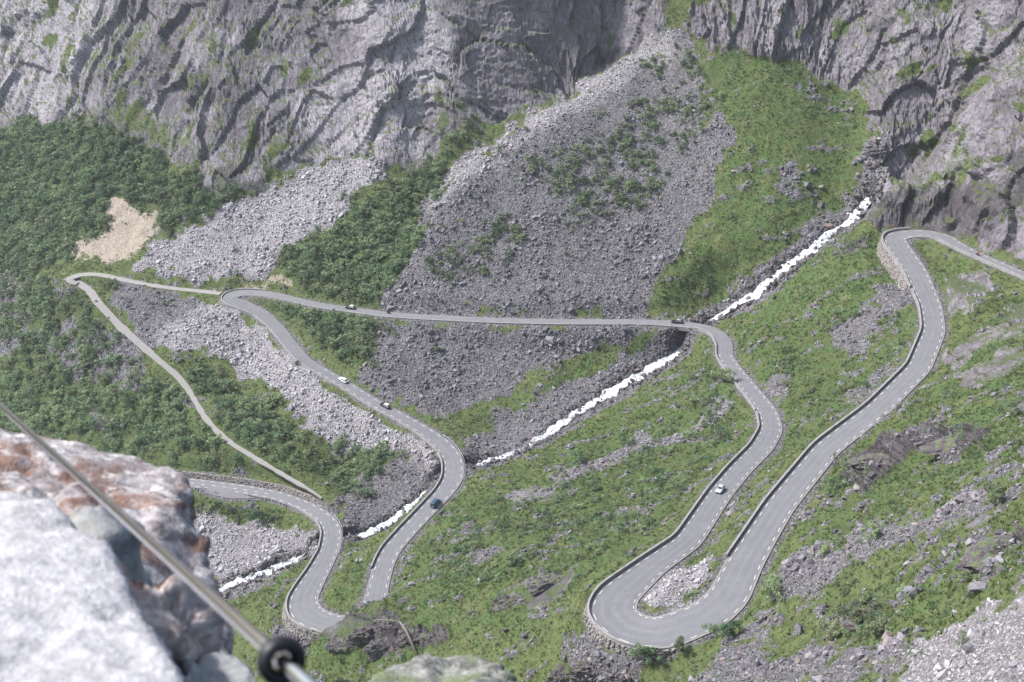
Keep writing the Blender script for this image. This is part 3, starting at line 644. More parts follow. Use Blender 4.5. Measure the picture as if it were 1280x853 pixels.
# stones: many small, few large
def stone_set(weight, N, smin, smax, alpha, sink):
    i, P = pick_points(weight, N)
    u = rng.uniform(size=N); s = (smin**-alpha+u*(smax**-alpha-smin**-alpha))**(-1/alpha)
    d = np.minimum(dR[i], dT[i]); s = np.minimum(s, np.maximum(.35, d*.9))
    s = s*np.where((P[:, 1] > 525) & (P[:, 0] > -70), np.clip(.62+.75*ra[i]/170, .6, 1.35), 1)*np.clip(1+1.1*patch[i], .65, 1.6)
    S = s[:, None]*rng.uniform(.75, 1.25, (N, 3)); E = np.stack([rng.normal(0, .5, N), rng.normal(0, .5, N), rng.uniform(0, 6.28, N)], 1)
    P = P+np.stack([np.zeros(N), np.zeros(N), s*sink], 1)
    return i, P, S, E, rng.integers(0, 6, N), s
scr_w = area*sstep(.35, .75, scr)*inframe*free*(1-sstep(.4, .8, cl))*(dS > 2.5)*(1-sstep(.1, .4, snd))
big_z = ((PU > 820) & (PV > 600)).astype(float)
A_pale = (scr_w*(lig > .40)).sum(); A_grey = (scr_w*(lig <= .40)).sum()
print('areas', A_pale, A_grey)
sets = {}
sets['grey'] = [stone_set(scr_w*(lig <= .40), 60000, .38, 2.5, 2.25, .12), stone_set(area*open_slope*inframe*free*(dS > 3)*sstep(-.1, .3, band+.3*patch), 2600, .45, 2.4, 1.9, .1),
                stone_set(scr_w*big_z*(lig <= .40), 500, .9, 3.2, 2.0, .12)]
sets['pale'] = [stone_set(scr_w*(lig > .40)*(1-.75*((PU > 1000) & (PV > 650))), 14500, .5, 2.6, 2.2, .15)]
sets['wet'] = [stone_set(area*wet_zone*inframe, 3800, .6, 3.0, 1.5, .2)]
_w = sets['wet'][0]; _w[1][:, 2] += np.where(dS[_w[0]] < .3, -.05, 0)
sets = {k: [np.concatenate([q[j] for q in v]) for j in range(6)] for k, v in sets.items()}
# the largest stones are things of their own, the rest lies as scree
BIG = {'grey': 170, 'pale': 90, 'wet': 40}
def zone(i, kind):
    u, v = PU[i], PV[i]
    if kind == 'wet': return 'dark wet boulder in the bed of the white stream', 'boulders in the stream bed'
    if kind == 'pale':
        if u > 1000: return 'pale boulder on the light rubble slope by the dark rock slabs', 'boulders on the light rubble'
        if v < 360: return 'pale grey boulder on the fan of rubble above the gravel spur', 'boulders on the rubble fan'
        if u < 600: return 'pale boulder on the rubble slope between gravel track and road', 'boulders on the rubble slope'
        return 'pale boulder on the rock island inside the wide hairpin', 'boulders inside the wide hairpin'
    if v < 400 and u < 860: return 'grey boulder on the tall scree cone above the straight road', 'boulders on the scree cone'
    if u < 600 and v < 560: return 'grey boulder on the scree beneath the straight road', 'boulders beneath the straight road'
    if dS[i] < 22: return 'grey boulder on the stony bank of the stream', 'boulders along the stream'
    if u > 850 and v > 600:
        if dR[i] < 14: return 'grey boulder by the road edge above the block field', 'boulders by the block field road'
        if lig[i] > .15: return 'grey boulder where the block field meets the pale rubble', 'boulders between block field and rubble'
        if v > 790: return 'grey boulder at the foot of the block field under the willows', 'boulders under the willows'
        return 'grey boulder in the block field below the widest hairpin', 'boulders of the block field'
    if u > 900: return 'grey boulder in the turf around the topmost road leg', 'boulders around the topmost leg'
    return 'grey boulder in the green slope between the two stream bridges', 'boulders in the green slope'
src_of = {'grey': grey_src, 'pale': pale_src, 'wet': wet_src}
names = {'grey': ('grey_scree', 'countless grey stones covering the scree slopes', 'scree'), 'pale': ('pale_rubble', 'countless pale broken stones covering the rubble slopes', 'rubble'), 'wet': ('stream_stones', 'small dark wet stones along the stream bed', 'stones')}
for k, (si, SP_, SS, SE, SI, sz) in sets.items():
    vsz = px_size(SP_, sz)*(vis[si])*((PU[si] > 5) & (PU[si] < 1275) & (PV[si] > 5) & (PV[si] < 850))
    order = np.argsort(-vsz); big = order[:BIG[k]]; rest = np.setdiff1d(np.arange(len(sz)), big)
    for j in big:
        o = link('boulder', src_of[k][SI[j]].data); o.location = SP_[j]; o.rotation_euler = SE[j]; o.scale = SS[j]
        lb, gp = zone(si[j], k); ps_ = float(SS[j].max()); wd_ = 'huge' if ps_ > 3.2 else 'large' if ps_ > 2.2 else 'medium'
        fl_ = 'flat ' if SS[j][2] < .8*SS[j][:2].max() else 'chunky '
        tag(o, wd_+' '+fl_+lb, 'boulder', wd_+' '+fl_+gp)
    instancer(names[k][0], SP_[rest], SS[rest], SE[rest], SI[rest], src_of[k], names[k][1], names[k][2])
for u, v, sz_, mt, lb in [(118,377,2.4,'pale','white boulder at the edge of the gravel track'),(135,398,1.5,'grey','small dark boulder on the gravel track'),(107,470,5.5,'grey','huge grey boulder standing in the birch thicket'),(71,432,4.0,'grey','dark boulder among stones below the head of the track'),(155,534,3.6,'pale','beige boulder deep in the birch thicket'),
                       (1222,742,4.6,'grey','great split block at the upper rim of the pale rubble'),(1213,815,2.8,'grey','rust brown block on the pale rubble'),(1108,800,3.6,'grey','big grey block at the foot of the pale rubble'),(1132,792,2.6,'grey','squarish block leaning on a bigger one by the rubble'),(600,728,2.0,'pale','pale boulder in the green slope above the dark outcrop'),(447,702,2.2,'pale','pale boulder in the grass between two road legs'),(270,383,2.2,'pale','white boulder under the wall of the left hairpin'),(790,478,2.6,'grey','round grey boulder on the green bank by the stream')]:
    d_ = (PU-u)**2+(PV-v)**2+(~vis)*1e6; j = int(np.argmin(d_)); o = link('boulder', src_of[mt][int(u) % 6].data); o.location = P3[j]+np.array([0, 0, sz_*.22]); o.scale = (sz_*1.1, sz_, sz_*1.05); o.rotation_euler = (.2, -.15, u*.37); tag(o, lb, 'boulder')
# dark rock outcrops breaking out of the turf
def outcrop_mesh(seed):
    bm = bmesh.new(); bmesh.ops.create_icosphere(bm, subdivisions=5, radius=.5); V = np.array([v.co[:] for v in bm.verts]); r_ = np.random.default_rng(seed)
    for q in range(16):
        d_ = r_.normal(size=3); d_ /= np.linalg.norm(d_); h_ = r_.uniform(.26, .40); t_ = V@d_; V -= np.maximum(t_-h_, 0)[:, None]*d_*.92
    x, y, z = V.T*1.0; o_ = seed*3.7
    ca, ea = cells(x*5+o_, y*5, z*7); cb, eb = cells(x*13+o_, y*13, z*16)
    V *= (1+.11*ca+.05*cb-.07*(1-sstep(0, .12, ea))+.05*fbm(x*9, y*9, z*9+o_, 3))[:, None]
    for v, c_ in zip(bm.verts, V): v.co = c_
    me_ = bpy.data.meshes.new('rock_outcrop'); bm.to_mesh(me_); bm.free(); return me_
def outcrop_mat():
    m = Mat('dark_outcrop', .9, .25); n1 = m.noise(.5, 5, rough=.65); n2 = m.noise(2.4, 4); nz_ = m.n('ShaderNodeSeparateXYZ'); m.t.links.new(m.g.outputs['Normal'], nz_.inputs[0])
    k = m.ramp(n1, [(.3, (.04, .034, .038)), (.5, (.095, .083, .09)), (.7, (.20, .18, .185))]); k = m.mix(m.ramp(n2, [(.5, 0.0), (.7, .5)]), k, (.26, .24, .235))
    g_ = m.ramp(m.math('ADD', nz_.outputs[2], m.math('MULTIPLY', m.math('SUBTRACT', n1, .5), 1.2)), [(.98, 0.0), (1.10, .8)]); k = m.mix(g_, k, m.ramp(n2, [(.3, (.06, .095, .034)), (.7, (.15, .20, .066))])); m.col(k); m.bump(n2, .8, .5); return m.m
M_out = outcrop_mat(); oc = [outcrop_mesh(k) for k in range(4)]
for k_, (u, v, sx, sz_, lb) in enumerate([(424,806,10,7,'low dark outcrop under the lowest hairpin'),(452,794,10,9,'dark cleft outcrop left of the fallen tree'),(484,782,11,8,'brown topped outcrop above the fallen tree'),(480,808,10,8,'dark outcrop under the fallen tree trunk'),(512,798,10,9,'black outcrop right of the fallen tree'),(540,800,9,6,'small dark outcrop at the right end of the rock group'),
                                      (640,752,10,5,'dark overhanging outcrop in the green slope'),(690,728,12,6,'long grey outcrop in the green slope near the parapet'),(1078,778,9,5,'dark overhanging outcrop behind the willows'),(735,838,11,9,'steep grey outcrop under the wide hairpin wall'),(700,846,9,7,'grass topped outcrop below the steep grey one'),(1100,572,14,3,'flat dark slab outcrop on the slope above the block field'),(1185,555,16,3,'broad dark slab outcrop beside the turf of the topmost leg'),(1240,690,16,3,'long dark slab outcrop above the pale rubble'),(506,752,6,3,'brown outcrop where the blue car leg disappears')]):
    d_ = (PU-u)**2+(PV-v)**2+(~vis)*1e6; j = int(np.argmin(d_)); o = link('rock_outcrop', oc[k_ % 4], None, M_out); o.location = P3[j]-np.array([0, 0, sz_*.12]); o.scale = (sx*1.25, sx*.8, sz_*1.15); o.rotation_euler = (.15*math.sin(k_), -.12 if u < 900 else -.28, .35*math.sin(k_*2.1)); tag(o, lb, 'rock outcrop')
# ------------------------------------------------------------------ birch and willow shrubs
def leaf_mat(name, dark, mid, light):
    m = Mat(name, .7, .25); oi = m.n('ShaderNodeObjectInfo')
    n1 = m.noise(1.6, 3)
    c = m.ramp(m.math('ADD', m.math('MULTIPLY', oi.outputs['Random'], .8), m.math('MULTIPLY', n1, .3)), [(.15, dark), (.5, mid), (.9, light)])
    m.col(c)
    tr = m.n('ShaderNodeBsdfTranslucent'); m.t.links.new(c if isinstance(c, bpy.types.NodeSocket) else c, tr.inputs[0])
    mx = m.n('ShaderNodeMixShader'); mx.inputs[0].default_value = .3
    m.t.links.new(m.b.outputs[0], mx.inputs[1]); m.t.links.new(tr.outputs[0], mx.inputs[2])
    m.t.links.new(mx.outputs[0], m.t.nodes['Material Output'].inputs[0])
    return m.m
M_leaf = leaf_mat('birch_leaf', (.07, .13, .068), (.155, .24, .122), (.28, .36, .185))
M_leafg = leaf_mat('willow_leaf', (.10, .135, .075), (.17, .205, .115), (.26, .285, .165))
M_bark = plain('bark', (.16, .14, .12), .9, sc_=3)
def crown_mesh(name, seed, nleaf, tall, leaf):
    r_ = np.random.default_rng(seed); nb = r_.integers(9, 14)
    bc = np.stack([r_.normal(0, .26, nb), r_.normal(0, .26, nb), r_.uniform(.28, .92, nb)*tall], 1); bc[:, :2] *= (1.15-.55*bc[:, 2:]/tall)
    br = r_.uniform(.10, .24, nb)*(1.15-.4*bc[:, 2]/tall)
    k = r_.integers(0, nb, nleaf); d = r_.normal(size=(nleaf, 3)); d /= np.linalg.norm(d, axis=1)[:, None]
    c = bc[k]+d*(br[k]*r_.uniform(.55, 1.15, nleaf))[:, None]; c[:, 2] = np.maximum(c[:, 2], .06)
    nrm = d+r_.normal(0, .6, (nleaf, 3)); nrm[:, 2] += .35; nrm /= np.linalg.norm(nrm, axis=1)[:, None]
    t = np.cross(nrm, r_.normal(size=(nleaf, 3))); t /= np.linalg.norm(t, axis=1)[:, None]; b = np.cross(nrm, t)
    s = (leaf*r_.uniform(.6, 1.4, nleaf))[:, None]
    V = np.stack([c+t*s, c+b*s*.7, c-t*s, c-b*s*.7], 1).reshape(-1, 3)
    me = bpy.data.meshes.new(name); me.from_pydata(V.tolist(), [], np.arange(nleaf*4).reshape(-1, 4).tolist()); return me, bc
def trunk_mesh(name, bc, tall, seed):
    r_ = np.random.default_rng(seed); vs = []; fs = []
    def limb(a, b, ra, rb, sides=5):
        a = np.array(a, float); b = np.array(b, float); ax = b-a; ax /= np.linalg.norm(ax); t = np.cross(ax, (0.3, .9, .1)); t /= np.linalg.norm(t); q = np.cross(ax, t)
        i0 = len(vs)
        for p, rr in ((a, ra), (b, rb)):
            for i in range(sides): vs.append(p+rr*(math.cos(6.283*i/sides)*t+math.sin(6.283*i/sides)*q))
        for i in range(sides): fs.append((i0+i, i0+(i+1) % sides, i0+sides+(i+1) % sides, i0+sides+i))
    mid = (r_.normal(0, .03), r_.normal(0, .03), tall*.4); top = (mid[0]+r_.normal(0, .05), mid[1]+r_.normal(0, .05), tall*.85)
    limb((0, 0, -.12), mid, .03, .022); limb(mid, top, .022, .008)
    for b in bc: limb((mid[0]*.7, mid[1]*.7, max(.05, min(b[2]*.55, tall*.5))), b, .013, .005, 4)
    return pymesh(name, vs, fs)
dense = []
for i in range(3):
    cm, bc = crown_mesh('crown', 140+i, 1700, (.95, 1.05, .85)[i], .030); cm.materials.append((M_leaf, M_leaf, M_leafg)[i]); tm = trunk_mesh('trunk', bc, (.95, 1.05, .85)[i], 240+i); tm.materials.append(M_bark); dense.append((cm, tm))
bush = []
for i in range(6):
    tall = (1.0, .85, 1.15, .8, .95, 1.1)[i]
    cm, bc = crown_mesh('crown', 100+i, 430, tall, .042 if i < 4 else .036); cm.materials.append(M_leaf if i not in (3, 4) else M_leafg)
    tm = trunk_mesh('trunk', bc, tall, 200+i); tm.materials.append(M_bark)
    jm = bpy.data.meshes.new('shrub'); V = [v.co[:] for v in cm.vertices]+[v.co[:] for v in tm.vertices]; o_ = len(cm.vertices)
    jm.from_pydata(V, [], [tuple(p.vertices) for p in cm.polygons]+[tuple(v+o_ for v in p.vertices) for p in tm.polygons])
    jm.materials.append(cm.materials[0]); jm.materials.append(M_bark)
    jm.polygons.foreach_set('material_index', [0]*len(cm.polygons)+[1]*len(tm.polygons))
    bush.append((cm, tm, bpy.data.objects.new('shrub_%02d' % i, jm)))
clump = fbm(TX/11, TY/11, TZ0/11+50, 3)
fw = area*inframe*(dR > 3.0)*(dT > 2.0)*(dS > 3)*(1-sstep(.5, .8, cl))*(1-.7*snd)
dens = np.where(fo > .6, fo*sstep(-.35, .12, clump+(fo-.62)*.9), np.where(fo > .1, fo*3.4*sstep(-.12, .2, clump+(fo-.3)), .035*sstep(.05, .35, clump)*(gr > .2)))
NB = 7000
i, P = pick_points(fw*dens, NB)
h = np.where(fo[i] > .6, (2.2+3.6*rng.uniform(size=NB)**1.3), (1.0+2.8*rng.uniform(size=NB)**1.6))*np.where(PV[i] > 560, .75, 1.0)
h = np.minimum(h, np.maximum(.8, (dR[i]-1.5)*.9))
S = h[:, None]*np.stack([rng.uniform(1.0, 1.5, NB)]*2+[rng.uniform(.75, 1.1, NB)], 1); E = np.stack([rng.normal(0, .06, NB), rng.normal(0, .06, NB), rng.uniform(0, 6.28, NB)], 1)
IX = np.where(fo[i] > .6, rng.choice([0, 1, 2, 5, 0, 2, 3], NB), rng.integers(0, 6, NB)); P[:, 2] -= .1
# shrubs one can point at
NAMED = [(963,748,6.5,0,'dark green birch bush at the edge of the wide hairpin road'),(912,796,5.0,5,'leafy birch bush where the wide hairpin meets the block field'),(806,822,5.2,2,'thin birch sapling standing against the wide hairpin asphalt'),(846,812,4.6,4,'pale willow sapling in front of the rock island'),
         (895,800,5.0,2,'slim birch sapling beside the road below the rock island'),(1066,785,6.5,4,'grey-green willow thicket by a dark overhanging rock'),(1040,800,5.5,3,'grey willow bush in the block field'),(1095,800,5.0,3,'low willow bush under the pale rubble'),
         (722,580,6.0,2,'lone birch tree on the green slope beside the stream'),(325,652,6.0,0,'round green birch bush by the lay-by of the lowest road'),(372,455,2.2,1,'small dark bush at the outer edge of the road'),(640,706,5.0,1,'dark birch bush in the middle of the green slope'),
         (905,478,6.0,0,'dense birch bush under the road below the stream bridge'),(1090,675,4.5,5,'birch bush on the turf above the block field'),(1245,632,5.5,4,'grey willow bush on a band of stones'),(1030,695,3.5,1,'dark bush beside the road above the block field')]
def near_vert(u, v, any_=False):
    d = (PU-u)**2+(PV-v)**2+(~vis)*1e6+(dR < 1.6)*1e6*(not any_); return int(np.argmin(d))
for (u, v, hh, k, lb) in NAMED:
    j = near_vert(u, v); r_ = empty('birch_shrub', P3[j]-np.array([0, 0, .1]), rng.uniform(0, 6)); r_.scale = (hh*1.2, hh*1.2, hh)
    k = 2 if k in (3, 4) else k % 2; link('crown', dense[k][0], r_); link('trunk', dense[k][1], r_); tag(r_, lb, 'shrub' if hh < 3.9 else 'tree')
vsz = px_size(P, h)*vis[i]*((PU[i] > 5) & (PU[i] < 1275) & (PV[i] > 5) & (PV[i] < 850)); order = np.argsort(-vsz); bigb = order[:270]; rest = np.setdiff1d(np.arange(NB), bigb)
def tzone(j, hgt, var):
    u, v = PU[j], PV[j]
    look_ = ('tall ' if hgt > 3.8 else 'mid-sized ' if hgt > 2.4 else 'low ')+('grey-green willow' if var in (3, 4) else 'green birch')
    if v < 250 and u < 350: z_ = 'in the wood under the left rock wall'
    elif v < 385 and 330 < u < 560: z_ = 'in the wood between the two scree fans'
    elif v < 400 and u >= 530: z_ = 'on the scree cone and its green flank'
    elif u < 345 and v < 600:
        if dT[j] < 9: z_ = 'right beside the gravel track'
        elif v < 430: z_ = 'near the head of the gravel track'
        elif u < 120: z_ = 'in the thicket far out from the gravel track'
        elif v > 530: z_ = 'in the thicket just above the lowest road'
        else: z_ = 'in the thicket downhill of the gravel track'
    elif u < 560 and v < 470: z_ = 'inside the left hairpin under the straight road'
    elif u < 560 and v < 620: z_ = 'below the pale rubble slope near the stream'
    elif u < 560: z_ = 'near the lowest road and stream'
    elif u > 950 and v > 640: z_ = 'among the block field stones'
    elif u > 950: z_ = 'on the turf around the topmost road leg'
    elif dS[j] < 30: z_ = 'on the green bank above the stream'
    else: z_ = 'on the green slope left of the wide hairpin'
    return look_+' '+z_, (look_+' plants '+z_)
for j in bigb:
    tree_ = h[j] > 2.4
    r_ = empty(('willow' if IX[j] in (3, 4) else 'birch')+('_tree' if tree_ else '_shrub'), P[j], E[j, 2]); r_.scale = S[j]
    link('crown', bush[IX[j]][0], r_); link('trunk', bush[IX[j]][1], r_); lb, gp = tzone(i[j], h[j], IX[j]); tag(r_, lb, 'tree' if tree_ else 'shrub', gp)
instancer('birch_wood', P[rest], S[rest], E[rest], IX[rest], [b[2] for b in bush], 'dense green birch and willow wood covering the lower slopes', 'wood')
# low heather and dwarf birch in drifts over the turf
NH = 7500
hw_ = area*inframe*(dR > 1.8)*(dT > 1.2)*(dS > 3)*(1-sstep(.4, .7, cl))*(1-sstep(.5, .8, scr)*.75)*np.clip(gr, .2, 1)*sstep(-.05, .22, clump*.6+fbm(TX/30, TY/12, TZ0/20-9, 3)*.7)*(1-snd)
i, P = pick_points(hw_, NH); hh_ = (.35+.9*rng.uniform(size=NH)**2)
instancer('heather', P-np.array([0, 0, .05]), hh_[:, None]*np.stack([rng.uniform(1.3, 2.4, NH), rng.uniform(1.3, 2.4, NH), rng.uniform(.7, 1.2, NH)], 1), np.stack([rng.normal(0, .1, NH), rng.normal(0, .1, NH), rng.uniform(0, 6.28, NH)], 1), rng.integers(0, 6, NH), [b[2].copy() for b in bush], 'low dark green heather and dwarf shrubs spread over the turf', 'heather')
# ------------------------------------------------------------------ turf tufts
M_tuft = leaf_mat('grass_blade', (.05, .088, .036), (.098, .15, .055), (.165, .215, .085))
def tuft_mesh(seed):
    r_ = np.random.default_rng(seed); vs = []; fs = []
    for k in range(14):
        a = r_.uniform(0, 6.28); rr = r_.uniform(0, .45); b = np.array([math.cos(a)*rr, math.sin(a)*rr, -.05]); w_ = r_.uniform(.05, .12); a2 = r_.uniform(0, 6.28)
        side = np.array([math.cos(a2)*w_, math.sin(a2)*w_, 0]); tip = b+np.array([math.cos(a)*.25+r_.normal(0, .12), math.sin(a)*.25+r_.normal(0, .12), r_.uniform(.25, .6)])
        i0 = len(vs); vs += [b-side, b+side, tip]; fs.append((i0, i0+1, i0+2))
    me = pymesh('tuft', vs, fs); me.materials.append(M_tuft); return me
tufts = [bpy.data.objects.new('tuft_%02d' % k, tuft_mesh(300+k)) for k in range(5)]
NT = 60000
tw = area*inframe*free*(dS > 2.2)*np.clip(gr+.25*(1-scr)+.3*fo-.1, 0, 1)*(1-sstep(.3, .6, scr))*(1-sstep(.3, .7, cl))*(1-sstep(.3, .6, dk))*(1-snd)*(dR > 1.5)
i, P = pick_points(tw, NT); s = rng.uniform(.35, 1.3, NT)*np.where(dR[i] < 3, .6, 1)*sstep(-.6, .3, clump[i]+.3)*1.1+.15
instancer('turf', P, s[:, None]*rng.uniform(.8, 1.2, (NT, 3)), np.stack([rng.normal(0, .15, NT), rng.normal(0, .15, NT), rng.uniform(0, 6.28, NT)], 1), rng.integers(0, 5, NT), tufts, 'green grass and heather tufts covering the slopes', 'grass')
# ------------------------------------------------------------------ roads
def asphalt_mat():
    m = Mat('asphalt', .85, .3)
    a = m.noise(.25, 5); b = m.noise(18, 2); c = m.noise(1.4, 4, rough=.6)
    k = m.mix(m.ramp(a, [(.3, 0.0), (.7, 1.0)]), (.165, .165, .178), (.20, .20, .213)); k = m.mix(m.ramp(c, [(.45, 0.0), (.7, .25)]), k, (.235, .234, .243))
    k = m.mix(m.ramp(m.noise(.7, 4, m.mapped((1, 1, 1))), [(.32, .5), (.40, 0.0)]), k, (.125, .125, .135)); k = m.mix(m.math('MULTIPLY', b, .25), k, (.12, .12, .13))
    ac = m.n('ShaderNodeAttribute', attribute_name='across'); f_ = ac.outputs['Fac']
    wave = m.math('COSINE', m.math('MULTIPLY', f_, 12.566)); trackm = m.math('MULTIPLY', m.ramp(wave, [(.0, 1.0), (.55, 0.0)]), m.ramp(m.noise(.12, 3), [(.35, .25), (.65, .8)]))
    k = m.mix(m.math('MULTIPLY', trackm, .55), k, (.13, .13, .139))
    edg = m.ramp(m.math('ADD', m.math('ABSOLUTE', f_), m.math('MULTIPLY', m.noise(.9, 4), .16)), [(.97, 0.0), (1.06, .75)]); k = m.mix(edg, k, (.25, .235, .21))
    m.col(k); m.bump(b, .2, .02); return m.m
M_asph = asphalt_mat()
def gravel_mat():
    m = Mat('gravel', .95, .15); a = m.noise(.5, 5); b = m.noise(7, 3)
    k = m.mix(a, (.19, .18, .175), (.31, .295, .285)); k = m.mix(m.ramp(b, [(.4, .0), (.7, .5)]), k, (.38, .365, .355)); m.col(m.mix(m.ramp(a, [(.6, 0.0), (.72, .6)]), k, (.13, .13, .07))); m.bump(b, .4, .05); return m.m
M_grav = gravel_mat()
def ribbon(name, line, mat, skirt=.6, lat=4, crown=.05, wob=0.0):
    t, nn = road_normals(line); vs = []; fs = []; n_ = lat+3
    wb = fbm(line[:, 0]/6, line[:, 1]/6, line[:, 2]*0, 2)*wob
    for i, q in enumerate(line):
        hw = q[3]/2+wb[i]
        offs = [(1, -skirt)]+[(1-2*k/lat, crown*(1-(1-2*k/lat)**2)) for k in range(lat+1)]+[(-1, -skirt)]
        for f_, z_ in offs: vs.append((q[0]+nn[i, 0]*hw*f_, q[1]+nn[i, 1]*hw*f_, q[2]+z_))
        if i:
            for k in range(n_-1): fs.append(((i-1)*n_+k, (i-1)*n_+k+1, i*n_+k+1, i*n_+k))
    me_ = pymesh(name, vs, fs); at_ = me_.attributes.new('across', 'FLOAT', 'POINT'); at_.data.foreach_set('value', np.tile(np.array([1]+[1-2*k/lat for k in range(lat+1)]+[-1], np.float32), len(line)))
    return link(name, me_, None, mat)
road_o = tag(ribbon('road', road, M_asph, lat=8), kind='structure')
tag(ribbon('lay_by', layby-np.array([0, 0, .03, 0]), M_asph), kind='structure')
tag(ribbon('gravel_spur', spur, M_grav, .5, 2, .03, .5), kind='structure'); tag(ribbon('gravel_track', trk, M_grav, .5, 3, .0, .6), kind='structure')
M_paint = plain('road_paint', (.78, .78, .77), .7, var=.18, sc_=3)
# edge lines: dashes along both sides (the long straight and the left hairpin carry none)
sarc = np.r_[0, np.cumsum(np.hypot(*np.diff(road[:, :2], axis=0).T))]
def road_at(s):
    return np.array([np.interp(s, sarc, road[:, k]) for k in range(4)]), np.array([np.interp(s, sarc, road_n[:, k]) for k in range(2)])
i_a, i_b = sarc[ridx(402, 464)], sarc[ridx(906, 440)]
dashes = []
for sd in (1, -1):
    s = 4.0
    while s < sarc[-1]-6:
        q, _ = road_at(s)
        if not (i_a < s < i_b):
            pts = []
            for f_ in np.linspace(0, 1, 5):
                q, nr = road_at(s+1.9*f_)
                for e_ in (-.07, .07):
                    o_ = sd*(q[3]/2-.95+e_); pts.append((q[0]+nr[0]*o_, q[1]+nr[1]*o_, q[2]+.075))
            u, v = project(*q[:3]); j = near_vert(u, v) if False else 0
            dashes.append((float(F/(q[1]*CP-q[2]*SP))*(0 < u < 1280)*(0 < v < 853), pts))
        s += 4.6
s = 8.0
while s < sarc[ridx(345, 619)]:                                  # broken centre line of the lowest road
    pts = []
    for f_ in np.linspace(0, 1, 3):
        q, nr = road_at(s+1.6*f_)
        for e_ in (-.08, .08): pts.append((q[0]+nr[0]*(e_-.4), q[1]+nr[1]*(e_-.4), q[2]+.085))
    dashes.append((3.0, pts)); s += 5
dashes.sort(key=lambda d: -d[0])
def dash_faces(n, o=0): return [(o+2*k, o+2*k+1, o+2*k+3, o+2*k+2) for k in range(n//2-1)]
for sz, pts in dashes[:295]:
    link('edge_dash', pymesh('edge_dash', pts, dash_faces(len(pts))), road_o, M_paint)
vs = []; fs = []
for sz, pts in dashes[295:]:
    fs += dash_faces(len(pts), len(vs)); vs += pts
if vs: tag(link('far_edge_dashes', pymesh('far_edge_dashes', vs, fs), road_o, M_paint), kind='stuff')
# ------------------------------------------------------------------ guard walls along the drop
def concrete_mat(name, c, dirt):
    m = Mat(name, .9, .2); a = m.noise(.9, 5); b = m.noise(9, 3)
    k = m.mix(a, tuple(x*.8 for x in c), tuple(min(1, x*1.15) for x in c)); k = m.mix(m.ramp(m.noise(.35, 4, m.mapped((1, 1, 2.5))), [(.48, 0.0), (.68, .7)]), k, dirt)
    k = m.mix(m.math('MULTIPLY', b, .2), k, (.2, .19, .19)); m.col(k); m.bump(b, .4, .04); return m.m
M_conc = concrete_mat('concrete', (.30, .292, .29), (.18, .168, .16)); M_wallst = concrete_mat('wall_stone', (.30, .275, .262), (.16, .14, .125)); M_steel = plain('galvanised_steel', (.52, .53, .55), .45, .6, var=.1)
def guard_wall(sd, i0, i1, hgt, thick, label, group, off=.25, z0=-.5, mat=None):
    root = empty('parapet', road[i0, :3]); mat = mat or M_conc
    k = i0; step = 8
    while k < i1:
        e_ = min(k+step, i1); vs = []; fs = []; cs = []; cf = []
        for j in range(k, e_+1):
            q = road[j]; nr = road_n[j]; g_ = .02 if j == e_ and e_ != i1 else 0
            jit = .03*math.sin(j*1.7)
            prof = [(off, z0), (off, hgt+jit), (off+thick, hgt+jit), (off+thick+.1, z0-.9)]
            for f_, z_ in prof: vs.append((q[0]+sd*nr[0]*(q[3]/2+f_)-road[i0, 0]-road_t[j, 0]*g_, q[1]+sd*nr[1]*(q[3]/2+f_)-road[i0, 1]-road_t[j, 1]*g_, q[2]+z_-road[i0, 2]))
            for f_, z_ in [(off-.05, hgt+jit+.005), (off-.05, hgt+jit+.12), (off+thick+.05, hgt+jit+.12), (off+thick+.05, hgt+jit+.005)]:
                cs.append((q[0]+sd*nr[0]*(q[3]/2+f_)-road[i0, 0]-road_t[j, 0]*g_, q[1]+sd*nr[1]*(q[3]/2+f_)-road[i0, 1]-road_t[j, 1]*g_, q[2]+z_-road[i0, 2]))
            if j > k:
                a_ = len(vs)-8
                for w_ in range(4):
                    b_ = (w_+1) % 4; fs.append((a_+w_, a_+b_, a_+4+b_, a_+4+w_)); cf.append((a_+w_, a_+b_, a_+4+b_, a_+4+w_))
        n_ = len(vs)
        for L_ in (fs, cf): L_ += [(0, 1, 2, 3), (n_-1, n_-2, n_-3, n_-4)]
        link('parapet_section', pymesh('parapet_section', vs, fs), root, mat); link('coping', pymesh('coping', cs, cf), root, M_conc)
        k = e_
    return tag(root, label, 'parapet', group)
def rail(sd, i0, i1, label):
    root = empty('guard_rail', road[i0, :3]); b = road[i0, :3]
    vs = []; fs = []
    for j in range(i0, i1+1):
        q = road[j]; nr = road_n[j]
        for f_, z_ in [(.3, .45), (.36, .6), (.3, .75), (.4, .75), (.44, .6), (.4, .45)]: vs.append((q[0]+sd*nr[0]*(q[3]/2+f_)-b[0], q[1]+sd*nr[1]*(q[3]/2+f_)-b[1], q[2]+z_-b[2]))
        if j > i0:
            a_ = len(vs)-12
            for w_ in range(6): fs.append((a_+w_, a_+(w_+1) % 6, a_+6+(w_+1) % 6, a_+6+w_))
    link('beam', pymesh('beam', vs, fs), root, M_steel)
    for j in range(i0, i1+1, 3):
        q = road[j]; nr = road_n[j]; x, y, z = q[0]+sd*nr[0]*(q[3]/2+.5)-b[0], q[1]+sd*nr[1]*(q[3]/2+.5)-b[1], q[2]-b[2]
        pv = [(x+a_*.06, y+c_*.06, z+h_) for h_ in (-.9, .72) for a_, c_ in ((-1, -1), (1, -1), (1, 1), (-1, 1))]
        link('post', pymesh('post', pv, [(0, 1, 2, 3), (4, 7, 6, 5), (0, 4, 5, 1), (1, 5, 6, 2), (2, 6, 7, 3), (3, 7, 4, 0)]), root, M_steel)
    return tag(root, label, 'guard rail')
